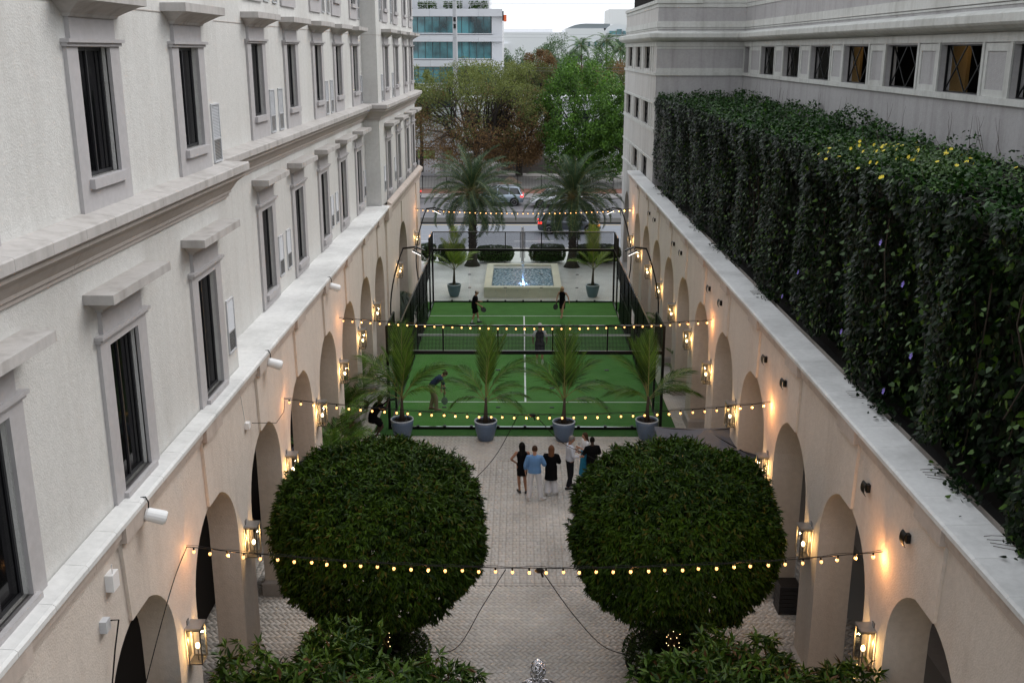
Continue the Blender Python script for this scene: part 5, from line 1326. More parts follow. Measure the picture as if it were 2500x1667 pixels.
far = [(-1.2,138,14,10.4,3.2,3.6,MFAR,'grey-green tree beside the corner of the glass office'),
 (2.6,128,12,9.3,3.6,2.6,MOLIVE,'olive tree with rounded top right of the glass office'),(3.2,136,13,11.0,3.2,2.4,MBROWN,'rusty domed tree behind the olive one'),
 (-1.5,118,12,9.0,3.0,2.6,MYEL2,'yellow-green treetop below the corner of the glass office'),(-7.5,112,11,7.6,4.0,3.4,MGREEN,'green tree in front of the lower floors of the glass office'),
 (8.2,172,16,12.0,4.4,3.6,MFAR,'hazy feathery tree in front of the white hall'),(5.0,178,14,11.4,3.0,3.2,MFAR,'small hazy tree left of the feathery one'),
 (13.5,150,13,9.8,3.6,3.0,MGREEN,'bright green rounded tree near the right edge of the far view'),(10.5,132,12,8.6,3.2,2.6,MBROWN,'rusty tree behind the bright green one'),
 (13.6,118,12,8.6,3.4,3.2,MBROWN,'rusty tree at the right edge behind the pavilion'),(16.5,128,12,9.2,3.6,3.0,MOLIVE,'olive-brown tree at the right edge of the far view'),
 (7.4,118,11,8.2,3.6,2.8,MGREEN,'green tree top just behind the dense green tree'),(10.5,165,14,10.6,3.6,2.6,MFAR,'hazy low tree below the far palms'),
 (17.5,170,15,12.4,4.0,3.2,MFAR,'hazy green tree below the arched hall'),(5.2,150,12,9.0,3.6,2.6,MFAR,'hazy dark green tree in the middle distance')]
for i, (x, y, h, cz, rx, rz, m_, lab) in enumerate(far):
    tree('far_tree', lab, x, y, h, cz*.96, rx, rz*1.35, [(m_,-9,9)], 4200, .30, 6, gap=0, seed=20+i, clumps=36, trunkr=.25, group='trees in the distance')
# distant mass of wood
wn = 26000; wx = rng.uniform(-60, 80, wn); wy = rng.uniform(110, 215, wn); wz = rng.uniform(0,1,wn)**.5*(5.0+1.6*np.sin(wx*.45+wy*.2)+1.2*np.sin(wx*1.1-wy*.31)+ (wy-110)*.028)
msk = ~((wx > -32) & (wx < 0) & (wy > 108) & (wy < 140)); P = np.stack([wx,wy,wz],1)[msk]; k = len(P)
V, F = leaves(P, rnd_dirs(k), rnd_dirs(k)+np.array([0,-.4,.6]), rng.uniform(.6,1.4,k), rng.uniform(.5,1.1,k))
o = link('distant_woodland', np_mesh('distant_woodland', V, F), MFAR); tag(o, 'far woodland of mixed green crowns filling the ground before the white hall', 'woodland', kind='stuff')
# far coconut palms
PF = frond_mesh('far_frond', 3.2, 26, .8, .12, arch=.9, vee=.1, droop=.5, mat=MFAR, stalk=.03)
for x, y, h, lab in ((10.9,158,14.4,'coconut palm leaning in front of the white hall'),(16.3,168,15.4,'coconut palm below the arched window of the far hall'),(18.2,160,13.8,'coconut palm at the right edge of the far view'),(8.6,160,11.8,'shorter far palm left of the leaning coconut palm')):
    t = thing('coconut_palm', (x, y, 0), lab, 'palm tree', 'far coconut palms')
    MB().tube([(x+.6,y,0),(x+.2,y,h*.5),(x,y,h)], [.22,.16,.12], 7).build('trunk', MBARK, t)
    for i in range(18): place_frond(PF, t, (x,y,h), i*2.4, R(70-95*(i/18)), random.uniform(.8,1.1))
# ------------------------------------------------------------------ people
SKIN = plain('skin', (.42,.23,.15), .55); SKIN2 = plain('skin_tanned', (.30,.15,.09), .55); SKIN3 = plain('skin_dark', (.05,.025,.016), .55)
def cloth(name, c, var=.1): return plain(name, c, .9, var=var, vscale=14, bump=.5, bscale=11, spec=.08)
C_BLACK = cloth('black_cloth', (.005,.005,.006)); C_WHITE = cloth('white_cloth', (.62,.63,.66)); C_BLUE = cloth('light_blue_knit', (.13,.26,.48)); C_NAVY = cloth('navy_cloth', (.015,.03,.075))
C_KHAKI = cloth('khaki_cloth', (.26,.21,.14)); C_TEAL = cloth('teal_print', (.03,.20,.34), .5); C_DARK = cloth('charcoal_trousers', (.014,.014,.018)); C_SHIRT = cloth('pale_shirt', (.50,.53,.60))
H_BLACK = plain('black_hair', (.005,.004,.003), .6, spec=.12); H_BROWN = plain('brown_hair', (.05,.026,.014), .6, var=.2, spec=.15); H_AUB = plain('auburn_hair', (.12,.055,.028), .6, var=.3, vscale=20, spec=.15); H_BLOND = plain('blonde_hair', (.42,.27,.12), .5, var=.2); H_GREY = plain('grey_hair', (.16,.15,.14), .6, var=.2)
SHOE_W = plain('white_shoe', (.6,.6,.6), .5); SHOE_K = plain('dark_shoe', (.012,.012,.014), .4); CAPW = cloth('cream_cap', (.55,.52,.47)); EYE = plain('eye', (.02,.015,.012), .2); SOCK = cloth('white_sock', (.6,.6,.6))
class PB(MB):
    def loft(s, pts, rads, n=14, side=(1,0,0)):
        pts = [Vector(p) for p in pts]; k = len(pts); vs = []; fs = []; S = Vector(side)
        for i, p in enumerate(pts):
            d = (pts[min(i+1,k-1)]-pts[max(i-1,0)]).normalized(); u = (S - d*S.dot(d)).normalized(); w = d.cross(u)
            ra, rb = rads[i] if hasattr(rads[i], '__len__') else (rads[i], rads[i])
            vs += [p+u*math.cos(2*PI*j/n)*ra+w*math.sin(2*PI*j/n)*rb for j in range(n)]
        for i in range(k-1):
            for j in range(n): a = i*n+j; b = i*n+(j+1)%n; fs.append((a,b,b+n,a+n))
        fs.append(tuple(reversed(range(n)))); fs.append(tuple(range((k-1)*n,k*n)))
        # flat caps bulge a little
        return s.add(vs, fs)
def lerp(a, b, t): return Vector(a)*(1-t)+Vector(b)*t
def person(x, y, heading, label, pose, wear, skin=SKIN, hair=None, s=1.0, z0=0.0):
    J = dict(pelvis=(0,0,.95), waist=(0,0,1.10), chest=(0,.0,1.30), neck=(0,-.01,1.49), head=(0,.03,1.635),
        shL=(-.19,0,1.43), elL=(-.25,-.02,1.16), wrL=(-.25,.08,.91), shR=(.19,0,1.43), elR=(.25,-.02,1.16), wrR=(.25,.08,.91),
        hipL=(-.095,0,.92), knL=(-.105,.02,.50), anL=(-.115,-.03,.085), hipR=(.095,0,.92), knR=(.105,.02,.50), anR=(.115,-.03,.085), footL=0., footR=0., look=0., nod=0.)
    J.update(pose)
    V_ = {k: (Vector(v)*s if hasattr(v, '__len__') else v) for k, v in J.items()}
    t = thing('person', (x, y, z0), label, 'person'); t.rotation_euler = (0,0,heading); OFF[t.name] = Vector((0,0,0))
    def mk(pb, name, mt, vox=.012, sm=2):
        o = pb.build(name, mt, t, smooth=True, local=True)
        m_ = o.modifiers.new('remesh', 'REMESH'); m_.mode = 'VOXEL'; m_.voxel_size = vox; m_.use_smooth_shade = True
        if sm: q = o.modifiers.new('smooth', 'SMOOTH'); q.iterations = sm; q.factor = .5
        return o
    P = lambda k: V_[k]
    body = PB(); h = P('head'); up = (h-P('neck')).normalized()
    lk = V_['look']; f = Vector((math.sin(-lk), math.cos(-lk), 0)); f = (f - up*f.dot(up)*.6).normalized(); r_ = f.cross(up).normalized()
    def hp(a, b, c): return h + (r_*a + f*b + up*c)*s
    ctr = [hp(0,.012,-.115), hp(0,.018,-.09), hp(0,.012,-.05), hp(0,.0,0), hp(0,-.008,.05), hp(0,-.01,.09), hp(0,-.01,.112)]
    body.loft(ctr, [(.03*s,.03*s),(.052*s,.062*s),(.066*s,.082*s),(.075*s,.092*s),(.073*s,.09*s),(.052*s,.065*s),(.02*s,.03*s)], 14, side=r_)
    body.loft([hp(0,.085,.03), hp(0,.108,-.025), hp(0,.085,-.035)], [.008*s,.016*s,.010*s], 6, side=r_)   # nose
    body.loft([hp(-.022,.088,-.06), hp(.022,.088,-.06)], [.007*s,.007*s], 6, side=f)                        # lips
    for sg in (-1, 1): body.ball(tuple(hp(sg*.078,-.005,-.01)), (.012*s,.02*s,.03*s), 8, 5)
    body.loft([P('chest'), P('neck')-Vector((0,0,.02))*s, P('neck'), hp(0,-.01,-.07)], [.06*s,.062*s,.055*s,.052*s], 12)
    body.loft([P('pelvis')-Vector((0,0,.06))*s, P('pelvis'), P('waist'), P('chest'), lerp(P('chest'),P('neck'),.7)], [(.14*s,.09*s),(.16*s,.105*s),(.13*s,.09*s),(.16*s,.105*s),(.12*s,.08*s)], 16)
    for q_ in 'LR': V_['sh'+q_] = V_['sh'+q_] - Vector((0,0,.032))*s
    for q in 'LR':
        sg = -1 if q == 'L' else 1
        sh, el, wr = P('sh'+q), P('el'+q), P('wr'+q)
        body.loft([sh-Vector((sg*.05,0,-.01))*s, sh, lerp(sh,el,.4), el], [.05*s,.058*s,.048*s,.04*s], 10); body.loft([el, lerp(el,wr,.3), wr], [.041*s,.040*s,.026*s], 10)
        d = (wr-el).normalized(); hk = d*.5+Vector((0,.5,-.15)); hk.normalize(); d2 = (d*.8+hk*.2).normalized(); sd = d2.cross(Vector((sg*1.,0,0))).normalized()
        if sd.length < .5: sd = Vector((1,0,0))
        pn = d2.cross(sd).normalized()
        p0 = wr; p1 = wr+d2*.085*s
        body.loft([p0, wr+d2*.04*s, p1], [(.027*s,.018*s),(.040*s,.017*s),(.040*s,.014*s)], 8, side=sd)
        for i, (o_, L_) in enumerate(((-.030,.062),(-.010,.072),(.010,.070),(.030,.055))):
            b0 = p1+sd*o_*s-d2*.01*s; b1 = b0+d2*L_*.55*s; b2 = b1+(d2*.7-pn*sg*.5).normalized()*L_*.5*s
            body.loft([b0,b1,b2], [.0105*s,.0095*s,.0075*s], 6, side=sd)
        b0 = wr+d2*.03*s-sd*.03*s; b1 = b0+(d2*.5-sd*.8).normalized()*.035*s; b2 = b1+d2*.035*s
        body.loft([b0,b1,b2], [.013*s,.012*s,.009*s], 6, side=pn)
        hp_, kn, an = P('hip'+q), P('kn'+q), P('an'+q)
        body.loft([hp_+Vector((0,0,.05))*s, hp_, lerp(hp_,kn,.4), kn], [.085*s,.09*s,.075*s,.055*s], 12); body.loft([kn, lerp(kn,an,.3), lerp(kn,an,.8), an], [.054*s,.056*s,.036*s,.036*s], 10)
        fa = V_['foot'+q]; fd = Vector((math.sin(-fa), math.cos(-fa), 0)); V_['fd'+q] = fd
        zf = Vector((0,0,an.z-.045*s)); b = Vector((an.x,an.y,max(.035*s, an.z-.05*s)))
        body.loft([b-fd*.06*s, b+fd*.02*s, b+fd*.12*s, b+fd*.18*s-Vector((0,0,.01))], [(.032*s,.034*s),(.036*s,.04*s),(.045*s,.028*s),(.03*s,.016*s)], 10, side=fd.cross(Vector((0,0,1))))
    mk(body, 'body', skin, .011, 1)
    # eyes
    e = MB()
    for sg in (-1, 1): e.ball(tuple(hp(sg*.03,.083,.005)), .011*s, 8, 5)
    e.build('eyes', EYE, t, local=True)
    # clothes
    def torso(pb, grow, z_lo=0.0, wide=1.0, chest=1.0):
        pb.loft([P('pelvis')+Vector((0,0,z_lo))*s, lerp(P('pelvis'),P('waist'),.6), P('waist'), lerp(P('waist'),P('chest'),.5), P('chest'), lerp(P('chest'),P('neck'),.55), lerp(P('chest'),P('neck'),.92)],
            [((.165*wide+grow)*s,(.115+grow)*s),((.155*wide+grow)*s,(.115+grow)*s),((.145*wide+grow)*s,(.105+grow)*s),((.155+grow)*s,(.11+grow)*s),((.172*chest+grow)*s,(.115*chest+grow)*s),((.185*chest+grow*.6)*s,(.10+grow*.6)*s),((.075+grow*.4)*s,(.07+grow*.3)*s)], 18)
    def sleeves(pb, frac, grow, qs='LR'):
        for q in qs:
            sg = -1 if q == 'L' else 1; sh, el, wr = P('sh'+q), P('el'+q), P('wr'+q)
            inn = sh-Vector((sg*.075,0,-.012))*s
            if frac <= 1: e_ = lerp(sh,el,frac); pb.loft([inn, sh, e_], [(.045+grow)*s,(.054+grow)*s,(.052+grow)*s], 12)
            else:
                pb.loft([inn, sh, lerp(sh,el,.5), el], [(.045+grow)*s,(.054+grow)*s,(.054+grow)*s,(.047+grow)*s], 12); e_ = lerp(el,wr,frac-1); pb.loft([el, lerp(el,e_,.4), e_], [(.048+grow)*s,(.046+grow)*s,(.034+grow)*s], 12)
    def legs(pb, frac, grow, flare=0):
        pb.loft([P('pelvis')+Vector((0,0,.07))*s, P('pelvis'), P('pelvis')-Vector((0,0,.07))*s], [((.15+grow)*s,(.105+grow)*s),((.168+grow)*s,(.12+grow)*s),((.165+grow)*s,(.118+grow)*s)], 16)
        for q in 'LR':
            hp_, kn, an = P('hip'+q), P('kn'+q), P('an'+q); an = lerp(kn, an, .96)
            if frac <= 1: pb.loft([hp_, lerp(hp_,kn,.4), lerp(hp_,kn,frac)], [(.095+grow)*s,(.085+grow)*s,(.078+grow)*s], 12)
            else: pb.loft([hp_, lerp(hp_,kn,.4), kn], [(.095+grow)*s,(.082+grow)*s,(.062+grow+flare*.4)*s], 12); pb.loft([kn, lerp(kn,an,.5*(frac-1)), lerp(kn,an,frac-1)], [(.062+grow+flare*.4)*s,(.058+grow+flare*.8)*s,(.05+grow+flare)*s], 12)
    for it in wear:
        kind, mt = it[0], it[1]; pb = PB()
        if kind == 'tshirt': torso(pb, .012, -.05); sleeves(pb, .75, .014); mk(pb, 'shirt', mt, .014)
        elif kind == 'loose_tee': torso(pb, .035, -.16, 1.1); sleeves(pb, .9, .035); mk(pb, 'shirt', mt, .014)
        elif kind == 'raglan':
            torso(pb, .015, -.05); mk(pb, 'shirt', mt, .014); pb = PB(); sleeves(pb, .85, .02); mk(pb, 'sleeves', it[2], .014)
        elif kind == 'sweater':
            torso(pb, .03, -.04, 1.08); sleeves(pb, 1.55, .02); mk(pb, 'sweater', mt, .014)
        elif kind == 'shirt': torso(pb, .022, .0); sleeves(pb, 1.8, .014); mk(pb, 'shirt', mt, .014)
        elif kind == 'top': torso(pb, .012, .02); sleeves(pb, 1.4, .018); mk(pb, 'top', mt, .014)
        elif kind == 'trousers': legs(pb, 2, .012, it[2] if len(it) > 2 else 0); mk(pb, 'trousers', mt, .013)
        elif kind == 'shorts': legs(pb, .85, .025); mk(pb, 'shorts', mt, .013)
        elif kind in ('dress', 'coat', 'skirt'):
            # it: kind, mat, hem z, hem rx, ry
            hz, rx, ry = it[2]*s, it[3]*s, it[4]*s; p = P('pelvis'); c = Vector((p.x, p.y-.01, hz))
            secs = [c, lerp(c,p,.5), p-Vector((0,0,.03)), p+Vector((0,0,.08))*s, P('waist')+Vector((0,0,.02))]
            pb.loft(secs, [(rx,ry),((rx+.17*s)/2+.01,(ry+.125*s)/2+.005),*([(.178*s,.13*s),(.165*s,.12*s),(.137*s,.105*s)] if kind == 'dress' else [(.205*s,.15*s),(.20*s,.147*s),(.17*s,.13*s)])], 22)
            if kind == 'dress': torso(pb, .010, .02); [pb.loft([P('sh'+q)*.75+P('neck')*.25-Vector((0,0,.03)), P('sh'+q)+Vector((0,0,-.0))], [.045*s,.05*s], 8) for q in 'LR']
            if kind == 'coat': torso(pb, .028, .0, 1.05); sleeves(pb, 1.7, .028)
            mk(pb, kind, mt, .014)
        elif kind == 'shoes':
            for q in 'LR':
                an = P('an'+q); fd = V_['fd'+q]; b = Vector((an.x,an.y,max(.045*s, an.z-.042*s)))
                pb.loft([b-fd*.085*s, b-fd*.05*s, b+fd*.03*s, b+fd*.13*s-Vector((0,0,.005)), b+fd*.20*s-Vector((0,0,.012))], [(.03*s,.035*s),(.042*s,.048*s),(.045*s,.048*s),(.052*s,.034*s),(.03*s,.02*s)], 12, side=fd.cross(Vector((0,0,1))))
            mk(pb, 'shoes', mt, .012)
        elif kind == 'socks':
            for q in 'LR': pb.loft([lerp(P('kn'+q),P('an'+q),.62), P('an'+q)-Vector((0,0,.02))], [.044*s,.045*s], 10)
            mk(pb, 'socks', mt, .012)
    if hair:
        style, mt = hair[:2]; pb = PB()
        pb.loft([hp(0,-.03,-.05), hp(0,-.028,0), hp(0,-.018,.05), hp(0,-.012,.10), hp(0,-.01,.13)], [(.07*s,.06*s),(.084*s,.082*s),(.084*s,.096*s),(.062*s,.076*s),(.015*s,.02*s)], 16, side=r_)
        if style in ('long', 'longer'):
            L = .30 if style == 'long' else .42
            dn = Vector((0,0,-1)); b = hp(0,-.07,.03)
            pb.loft([hp(0,-.04,.08), b, b+dn*.14*s-f*.015, b+dn*L*.75*s-f*.05*s, b+dn*L*s-f*.045*s], [(.06*s,.04*s),(.092*s,.05*s),(.10*s,.05*s),(.105*s,.045*s),(.055*s,.025*s)], 14, side=r_)
            for sg in (-1, 1): pb.loft([hp(sg*.06,.0,.07), hp(sg*.082,.005,-.01), hp(sg*.085,-.01,-.12)], [.025*s,.03*s,.02*s], 8)
        mk(pb, 'hair', mt, .012, 3)
        if len(hair) > 2:
            c = PB(); c.loft([hp(0,-.012,.045), hp(0,-.01,.07), hp(0,-.01,.105), hp(0,-.01,.138), hp(0,-.01,.15)], [(.09*s,.108*s),(.091*s,.108*s),(.084*s,.1*s),(.05*s,.062*s),(.012*s,.015*s)], 18, side=r_)
            c.loft([hp(0,.07,.055), hp(0,.15,.05), hp(0,.175,.043)], [(.07*s,.012*s),(.062*s,.010*s),(.03*s,.008*s)], 12, side=r_); mk(c, 'cap', hair[2], .011)
    for k, v in V_.items():
        if hasattr(v, '__len__'): pass
    Rz = Matrix.Rotation(heading, 4, 'Z')
    t['_'] = 0; del t['_']
    return t, (lambda v: Vector((x,y,z0)) + (Rz @ (Vector(v)*s)))
# the drinks party
person(-.12,-5.77,.1,'woman in a short black dress with long black hair, hand on her hip',
   dict(elL=(-.37,-.08,1.22), wrL=(-.20,.06,1.04), elR=(.27,.0,1.18), wrR=(.16,.20,1.08), anL=(-.08,.0,.085), anR=(.12,-.06,.085), knR=(.09,.01,.5), footL=.3, footR=-.2),
   [('dress',C_BLACK,.62,.165,.135),('shoes',SHOE_K)], SKIN2, ('longer',H_BLACK), .975)
person(.27,-6.37,-.05,'man in a light blue sweater and white trousers, seen from behind',
   dict(elR=(.30,.02,1.16), wrR=(.20,.24,1.12), elL=(-.27,-.04,1.15), wrL=(-.27,.04,.90), hipL=(-.10,0,.92), anL=(-.17,-.02,.085), anR=(.19,.0,.085), knR=(.15,.03,.5), knL=(-.135,.02,.5), footL=.35, footR=-.9),
   [('sweater',C_BLUE),('trousers',C_WHITE,.014),('shoes',SHOE_W)], SKIN, ('short',H_BROWN), 1.045)
person(.80,-5.93,-.08,'woman with long auburn hair in a long black coat over wide white trousers',
   dict(elL=(-.27,.04,1.17), wrL=(-.20,.25,1.22), elR=(.27,.02,1.17), wrR=(.18,.22,1.15), anL=(-.10,-.06,.085), anR=(.15,.0,.085), footL=.4, footR=-.4),
   [('coat',C_BLACK,.56,.22,.17),('trousers',C_WHITE,.055),('shoes',SHOE_W)], SKIN, ('longer',H_AUB), .955)
person(1.42,-5.40,-1.35,'grey-haired man with glasses in a pale shirt and dark trousers, turned to the right',
   dict(elL=(-.27,.03,1.14), wrL=(-.17,.28,1.13), elR=(.27,.03,1.14), wrR=(.18,.28,1.10), anL=(-.12,.06,.085), anR=(.12,-.10,.085), head=(0,.05,1.63)),
   [('shirt',C_SHIRT),('trousers',C_DARK),('shoes',SHOE_K)], SKIN2, ('short',H_GREY), 1.03)
person(1.95,-4.75,1.9,'woman in a white top and long blue print skirt, facing the man with glasses',
   dict(elL=(-.24,.08,1.18), wrL=(-.08,.25,1.26), elR=(.27,.02,1.16), wrR=(.14,.26,1.12)),
   [('top',C_WHITE),('skirt',C_TEAL,.22,.25,.22),('shoes',SHOE_K)], SKIN, ('long',H_BROWN), .95)
person(2.14,-5.25,.25,'person in black seen from behind, half hidden by the right round tree',
   dict(elL=(-.28,.05,1.18), wrL=(-.16,.27,1.18), elR=(.27,.02,1.16), wrR=(.2,.2,1.08)),
   [('sweater',C_BLACK),('trousers',C_DARK),('shoes',SHOE_K)], SKIN3, ('short',H_BLACK), .965)
# players
person(-2.54,15.4,-1.45,'capped player in black shirt and black shorts at the far left of the court',
   dict(elR=(.26,.06,1.15), wrR=(.20,.30,.96), elL=(-.26,.04,1.16), wrL=(-.18,.30,1.12), anL=(-.14,.22,.085), anR=(.14,-.16,.085), knL=(-.13,.16,.5), knR=(.12,-.02,.5), chest=(0,.05,1.29), neck=(0,.08,1.47), head=(0,.13,1.61), shL=(-.19,.06,1.41), shR=(.19,.06,1.41)),
   [('loose_tee',C_BLACK),('shorts',C_BLACK),('socks',SOCK),('shoes',SHOE_K)], SKIN, ('short',H_BROWN,CAPW), 1.01, .02)
person(2.05,16.7,2.8,'blonde woman in a black dress walking barefoot at the far right of the court',
   dict(elR=(.29,.0,1.16), wrR=(.30,.10,.90), elL=(-.33,-.02,1.18), wrL=(-.40,.0,.93), anL=(-.03,.16,.085), anR=(.06,-.14,.085), knL=(-.06,.1,.5), knR=(.08,-.02,.5), look=.5),
   [('dress',C_BLACK,.50,.16,.13)], SKIN, ('long',H_BLOND), .95, .02)
person(.70,8.17,.0,'capped player in black shirt with white sleeves, seen from behind near the net',
   dict(elL=(-.28,.0,1.16), wrL=(-.27,.12,.93), elR=(.28,.0,1.16), wrR=(.28,.10,.92)),
   [('raglan',C_BLACK,C_WHITE),('shorts',C_DARK),('socks',SOCK),('shoes',SHOE_W)], SKIN, ('short',H_BROWN,CAPW), 1.08, .02)
person(-3.55,2.05,-1.35,'man in navy polo and khaki trousers bending forward behind the near glass',
   dict(pelvis=(0,-.10,.93), waist=(0,-.02,1.06), chest=(0,.16,1.20), neck=(0,.31,1.31), head=(0,.42,1.38), shL=(-.19,.27,1.26), shR=(.19,.27,1.26), elL=(-.22,.33,.98), wrL=(-.17,.30,.74), elR=(.22,.35,.98), wrR=(.14,.36,.74),
        hipL=(-.095,-.10,.90), hipR=(.095,-.10,.90), knL=(-.12,-.02,.48), knR=(.12,.05,.48), anL=(-.12,-.12,.085), anR=(.14,.05,.085)),
   [('tshirt',C_NAVY),('trousers',C_KHAKI,.012),('shoes',plain('tan_shoe',(.22,.12,.07),.5))], SKIN, ('short',H_BROWN), 1.05, .02)
person(-5.35,-.85,-1.15,'photographer in black crouching at the left court corner with a raised camera',
   dict(pelvis=(0,-.22,.72), waist=(0,-.18,.86), chest=(0,-.05,1.05), neck=(0,.03,1.22), head=(0,.08,1.36), shL=(-.19,-.0,1.16), shR=(.19,-.0,1.16), elL=(-.26,.22,1.02), wrL=(-.10,.36,1.22), elR=(.28,.20,1.04), wrR=(.09,.33,1.26),
        hipL=(-.10,-.20,.69), hipR=(.10,-.20,.69), knL=(-.15,.14,.46), knR=(.16,.10,.44), anL=(-.15,-.12,.085), anR=(.17,-.18,.085)),
   [('loose_tee',C_BLACK),('shorts',C_BLACK),('shoes',SHOE_W)], SKIN3, ('short',H_BLACK), 1.06, .01)
# held things (top level)
def racket(p0, d, face, label, c=(.01,.01,.012)):
    t = thing('racket', tuple(p0), label, 'racket'); p0 = Vector(p0); d = Vector(d).normalized(); u = d.cross(Vector(face)).normalized(); nn = u.cross(d)
    MB().bar(p0-d*.06, p0+d*.12, .035, .03).build('grip', M['rope'], t)
    mb = MB(); n = 22; c0 = p0+d*.27; ring = [(math.cos(2*PI*i/n)*.125, math.sin(2*PI*i/n)*.155) for i in range(n)]
    vs = [c0+u*a+d*b+nn*.018*sg for sg in (-1,1) for a, b in ring]; mb.add(vs, [tuple(range(n)), tuple(reversed(range(n,2*n)))]+[(i,(i+1)%n,(i+1)%n+n,i+n) for i in range(n)])
    mb.bar(p0+d*.10, c0-d*.10+u*.05, .02); mb.bar(p0+d*.10, c0-d*.10-u*.05, .02)
    mb.build('head', plain('racket_face', c, .4), t)
    hs = MB()
    for i in range(-3,4):
        for j in range(-3,4):
            if i*i+j*j < 11: q = c0+u*i*.027+d*j*.03; hs.tube([q-nn*.0195, q+nn*.0195], .006, 6)
    hs.build('holes', plain('racket_holes', (.12,.12,.12), .5), t)['kind'] = 'stuff'
racket((-2.26,15.3,.98), (.55,-.1,-.55), (0,-1,.2), 'black padel racket held low by the player in the white cap')
racket((1.76,16.6,.88), (-.25,-.1,-1), (0,-1,.1), 'dark padel racket hanging from the blonde woman\'s hand')
racket((-3.16,1.9,.72), (.08,-.1,-1), (.2,-1,.1), 'pale green padel racket held by the bending man', (.10,.16,.13))
CGL = glassmat('drinking_glass', (.95,.95,.95), .2)
for p, lab in (((.60,-5.66,1.24),'clear glass held by the woman in the black coat'),((1.72,-5.30,1.20),'clear glass held by the man in the pale shirt'),((1.75,-4.78,1.22),'clear glass held by the woman in the blue skirt')):
    t = thing('drinking_glass', p, lab, 'glass'); MB().lathe(p, [(.025,0),(.03,.05),(.034,.11)], 12).build('bowl', CGL, t)
t = thing('camera', (-4.98,-.62,1.34), 'black camera with long lens held up by the photographer', 'camera')
MB().box(-5.04,-4.95,-.70,-.56,1.30,1.40).build('camera_body', M['black'], t); MB().tube([(-4.95,-.62,1.35),(-4.78,-.54,1.35)], [.035,.042], 12).build('lens', M['black'], t)

# ------------------------------------------------------------------ steel figure at the bottom edge
SF = thing('steel_sculpture', (.12,-20.5,0), 'openwork figure of polished steel curls, its head and shoulders at the bottom edge', 'sculpture')
def curls(c, r, n, rad, ln, seed):
    rs = random.Random(seed); mb = MB()
    for i in range(n):
        u = Vector((rs.gauss(0,1), rs.gauss(0,1), rs.gauss(0,1))).normalized(); v = u.orthogonal().normalized(); w = u.cross(v); sp = rs.choice((-1,1)); k = rs.uniform(.25,.65); pts = []
        a0 = rs.uniform(0,6.28)
        for q in range(14):
            f_ = q/13; a = a0+sp*f_*ln; rr = k*(1-.75*f_)*1.0; d = (u+(v*math.cos(a)+w*math.sin(a))*rr*1.4).normalized()
            pts.append((c[0]+d.x*r[0], c[1]+d.y*r[1], c[2]+d.z*r[2]))
        mb.tube(pts, [(rad*(1-.5*q/13), rad*.5) for q in range(14)], 5)
    return mb
CHR = plain('polished_steel_dark', (.62,.61,.63), .16, metal=1)
curls((.12,-20.5,3.24), (.14,.155,.19), 56, .012, 4.6, 1).build('head', CHR, SF, smooth=True)
curls((.12,-20.5,3.02), (.075,.08,.13), 16, .012, 3.5, 2).build('neck', CHR, SF, smooth=True)
curls((.12,-20.52,2.72), (.42,.20,.34), 90, .014, 4.6, 3).build('torso', CHR, SF, smooth=True)
MB().ball((.12,-20.5,3.24), (.07,.08,.11), 12, 8).build('face_plate', M['steel'], SF, smooth=True)
for sg in (-1,1): curls((.12+sg*.44,-20.45,2.45), (.08,.09,.34), 34, .012, 4.5, 5+sg).build('arm', CHR, SF, smooth=True)
for sg in (-1,1): curls((.12+sg*.12,-20.5,1.55), (.11,.12,.75), 50, .013, 4.5, 9+sg).build('leg', CHR, SF, smooth=True)
MB().box(-.28,.52,-20.9,-20.1,0,.8).build('plinth', M['plinth'], SF)

# ------------------------------------------------------------------ umbrellas, dark box
CAN = plain('grey_canvas', (.08,.082,.10), .8, var=.15, vscale=3)
for (x, y, z, h, lab) in ((5.35,-7.35,2.35,1.35,'grey canvas parasol top behind the right round tree'),(-6.0,-7.9,1.95,1.15,'grey canvas parasol top behind the left round tree')):
    t = thing('parasol', (x, y, 0), lab, 'parasol'); c = MB(); N = 6
    for (ax, ay), (bx, by) in (((-1,-1),(1,-1)),((1,-1),(1,1)),((1,1),(-1,1)),((-1,1),(-1,-1))):
        rows = []
        for i in range(N+1):
            u = i/N; zz = z+.42*(1-u)+.05*math.sin(PI*u)*-1; rows.append([(x+(ax+(bx-ax)*v/6)*h*u, y+(ay+(by-ay)*v/6)*h*u, zz-.06*u*math.sin(PI*v/6)*1.0) for v in range(7)])
        for i in range(N): 
            for v in range(6): c.quad(rows[i][v], rows[i][v+1], rows[i+1][v+1], rows[i+1][v])
    c.build('canopy', CAN, t, smooth=True); MB().tube([(x,y,0),(x,y,z+.4)], .03, 8).build('pole', M['black'], t); MB().box(x-.25,x+.25,y-.25,y+.25,0,.08).build('foot', M['black'], t)
    for ax in (-1,1):
        for ay in (-1,1): MB().bar((x,y,z+.38),(x+ax*h,y+ay*h,z-.03),.02).build('rib', M['black'], t)
t = thing('planter_box', (6.55,-12.9,0), 'tall dark planter box at a pier of the right arcade', 'planter box')
for k in range(7): MB().box(6.3,6.82,-13.16,-12.64,.0+.11*k,.10+.11*k).build('board', plain('dark_board', (.02,.02,.024), .5) if k == 0 else bpy.data.materials['dark_board'], t)
MB().box(6.33,6.79,-13.13,-12.67,.7,.765).build('infill', MSOIL, t)

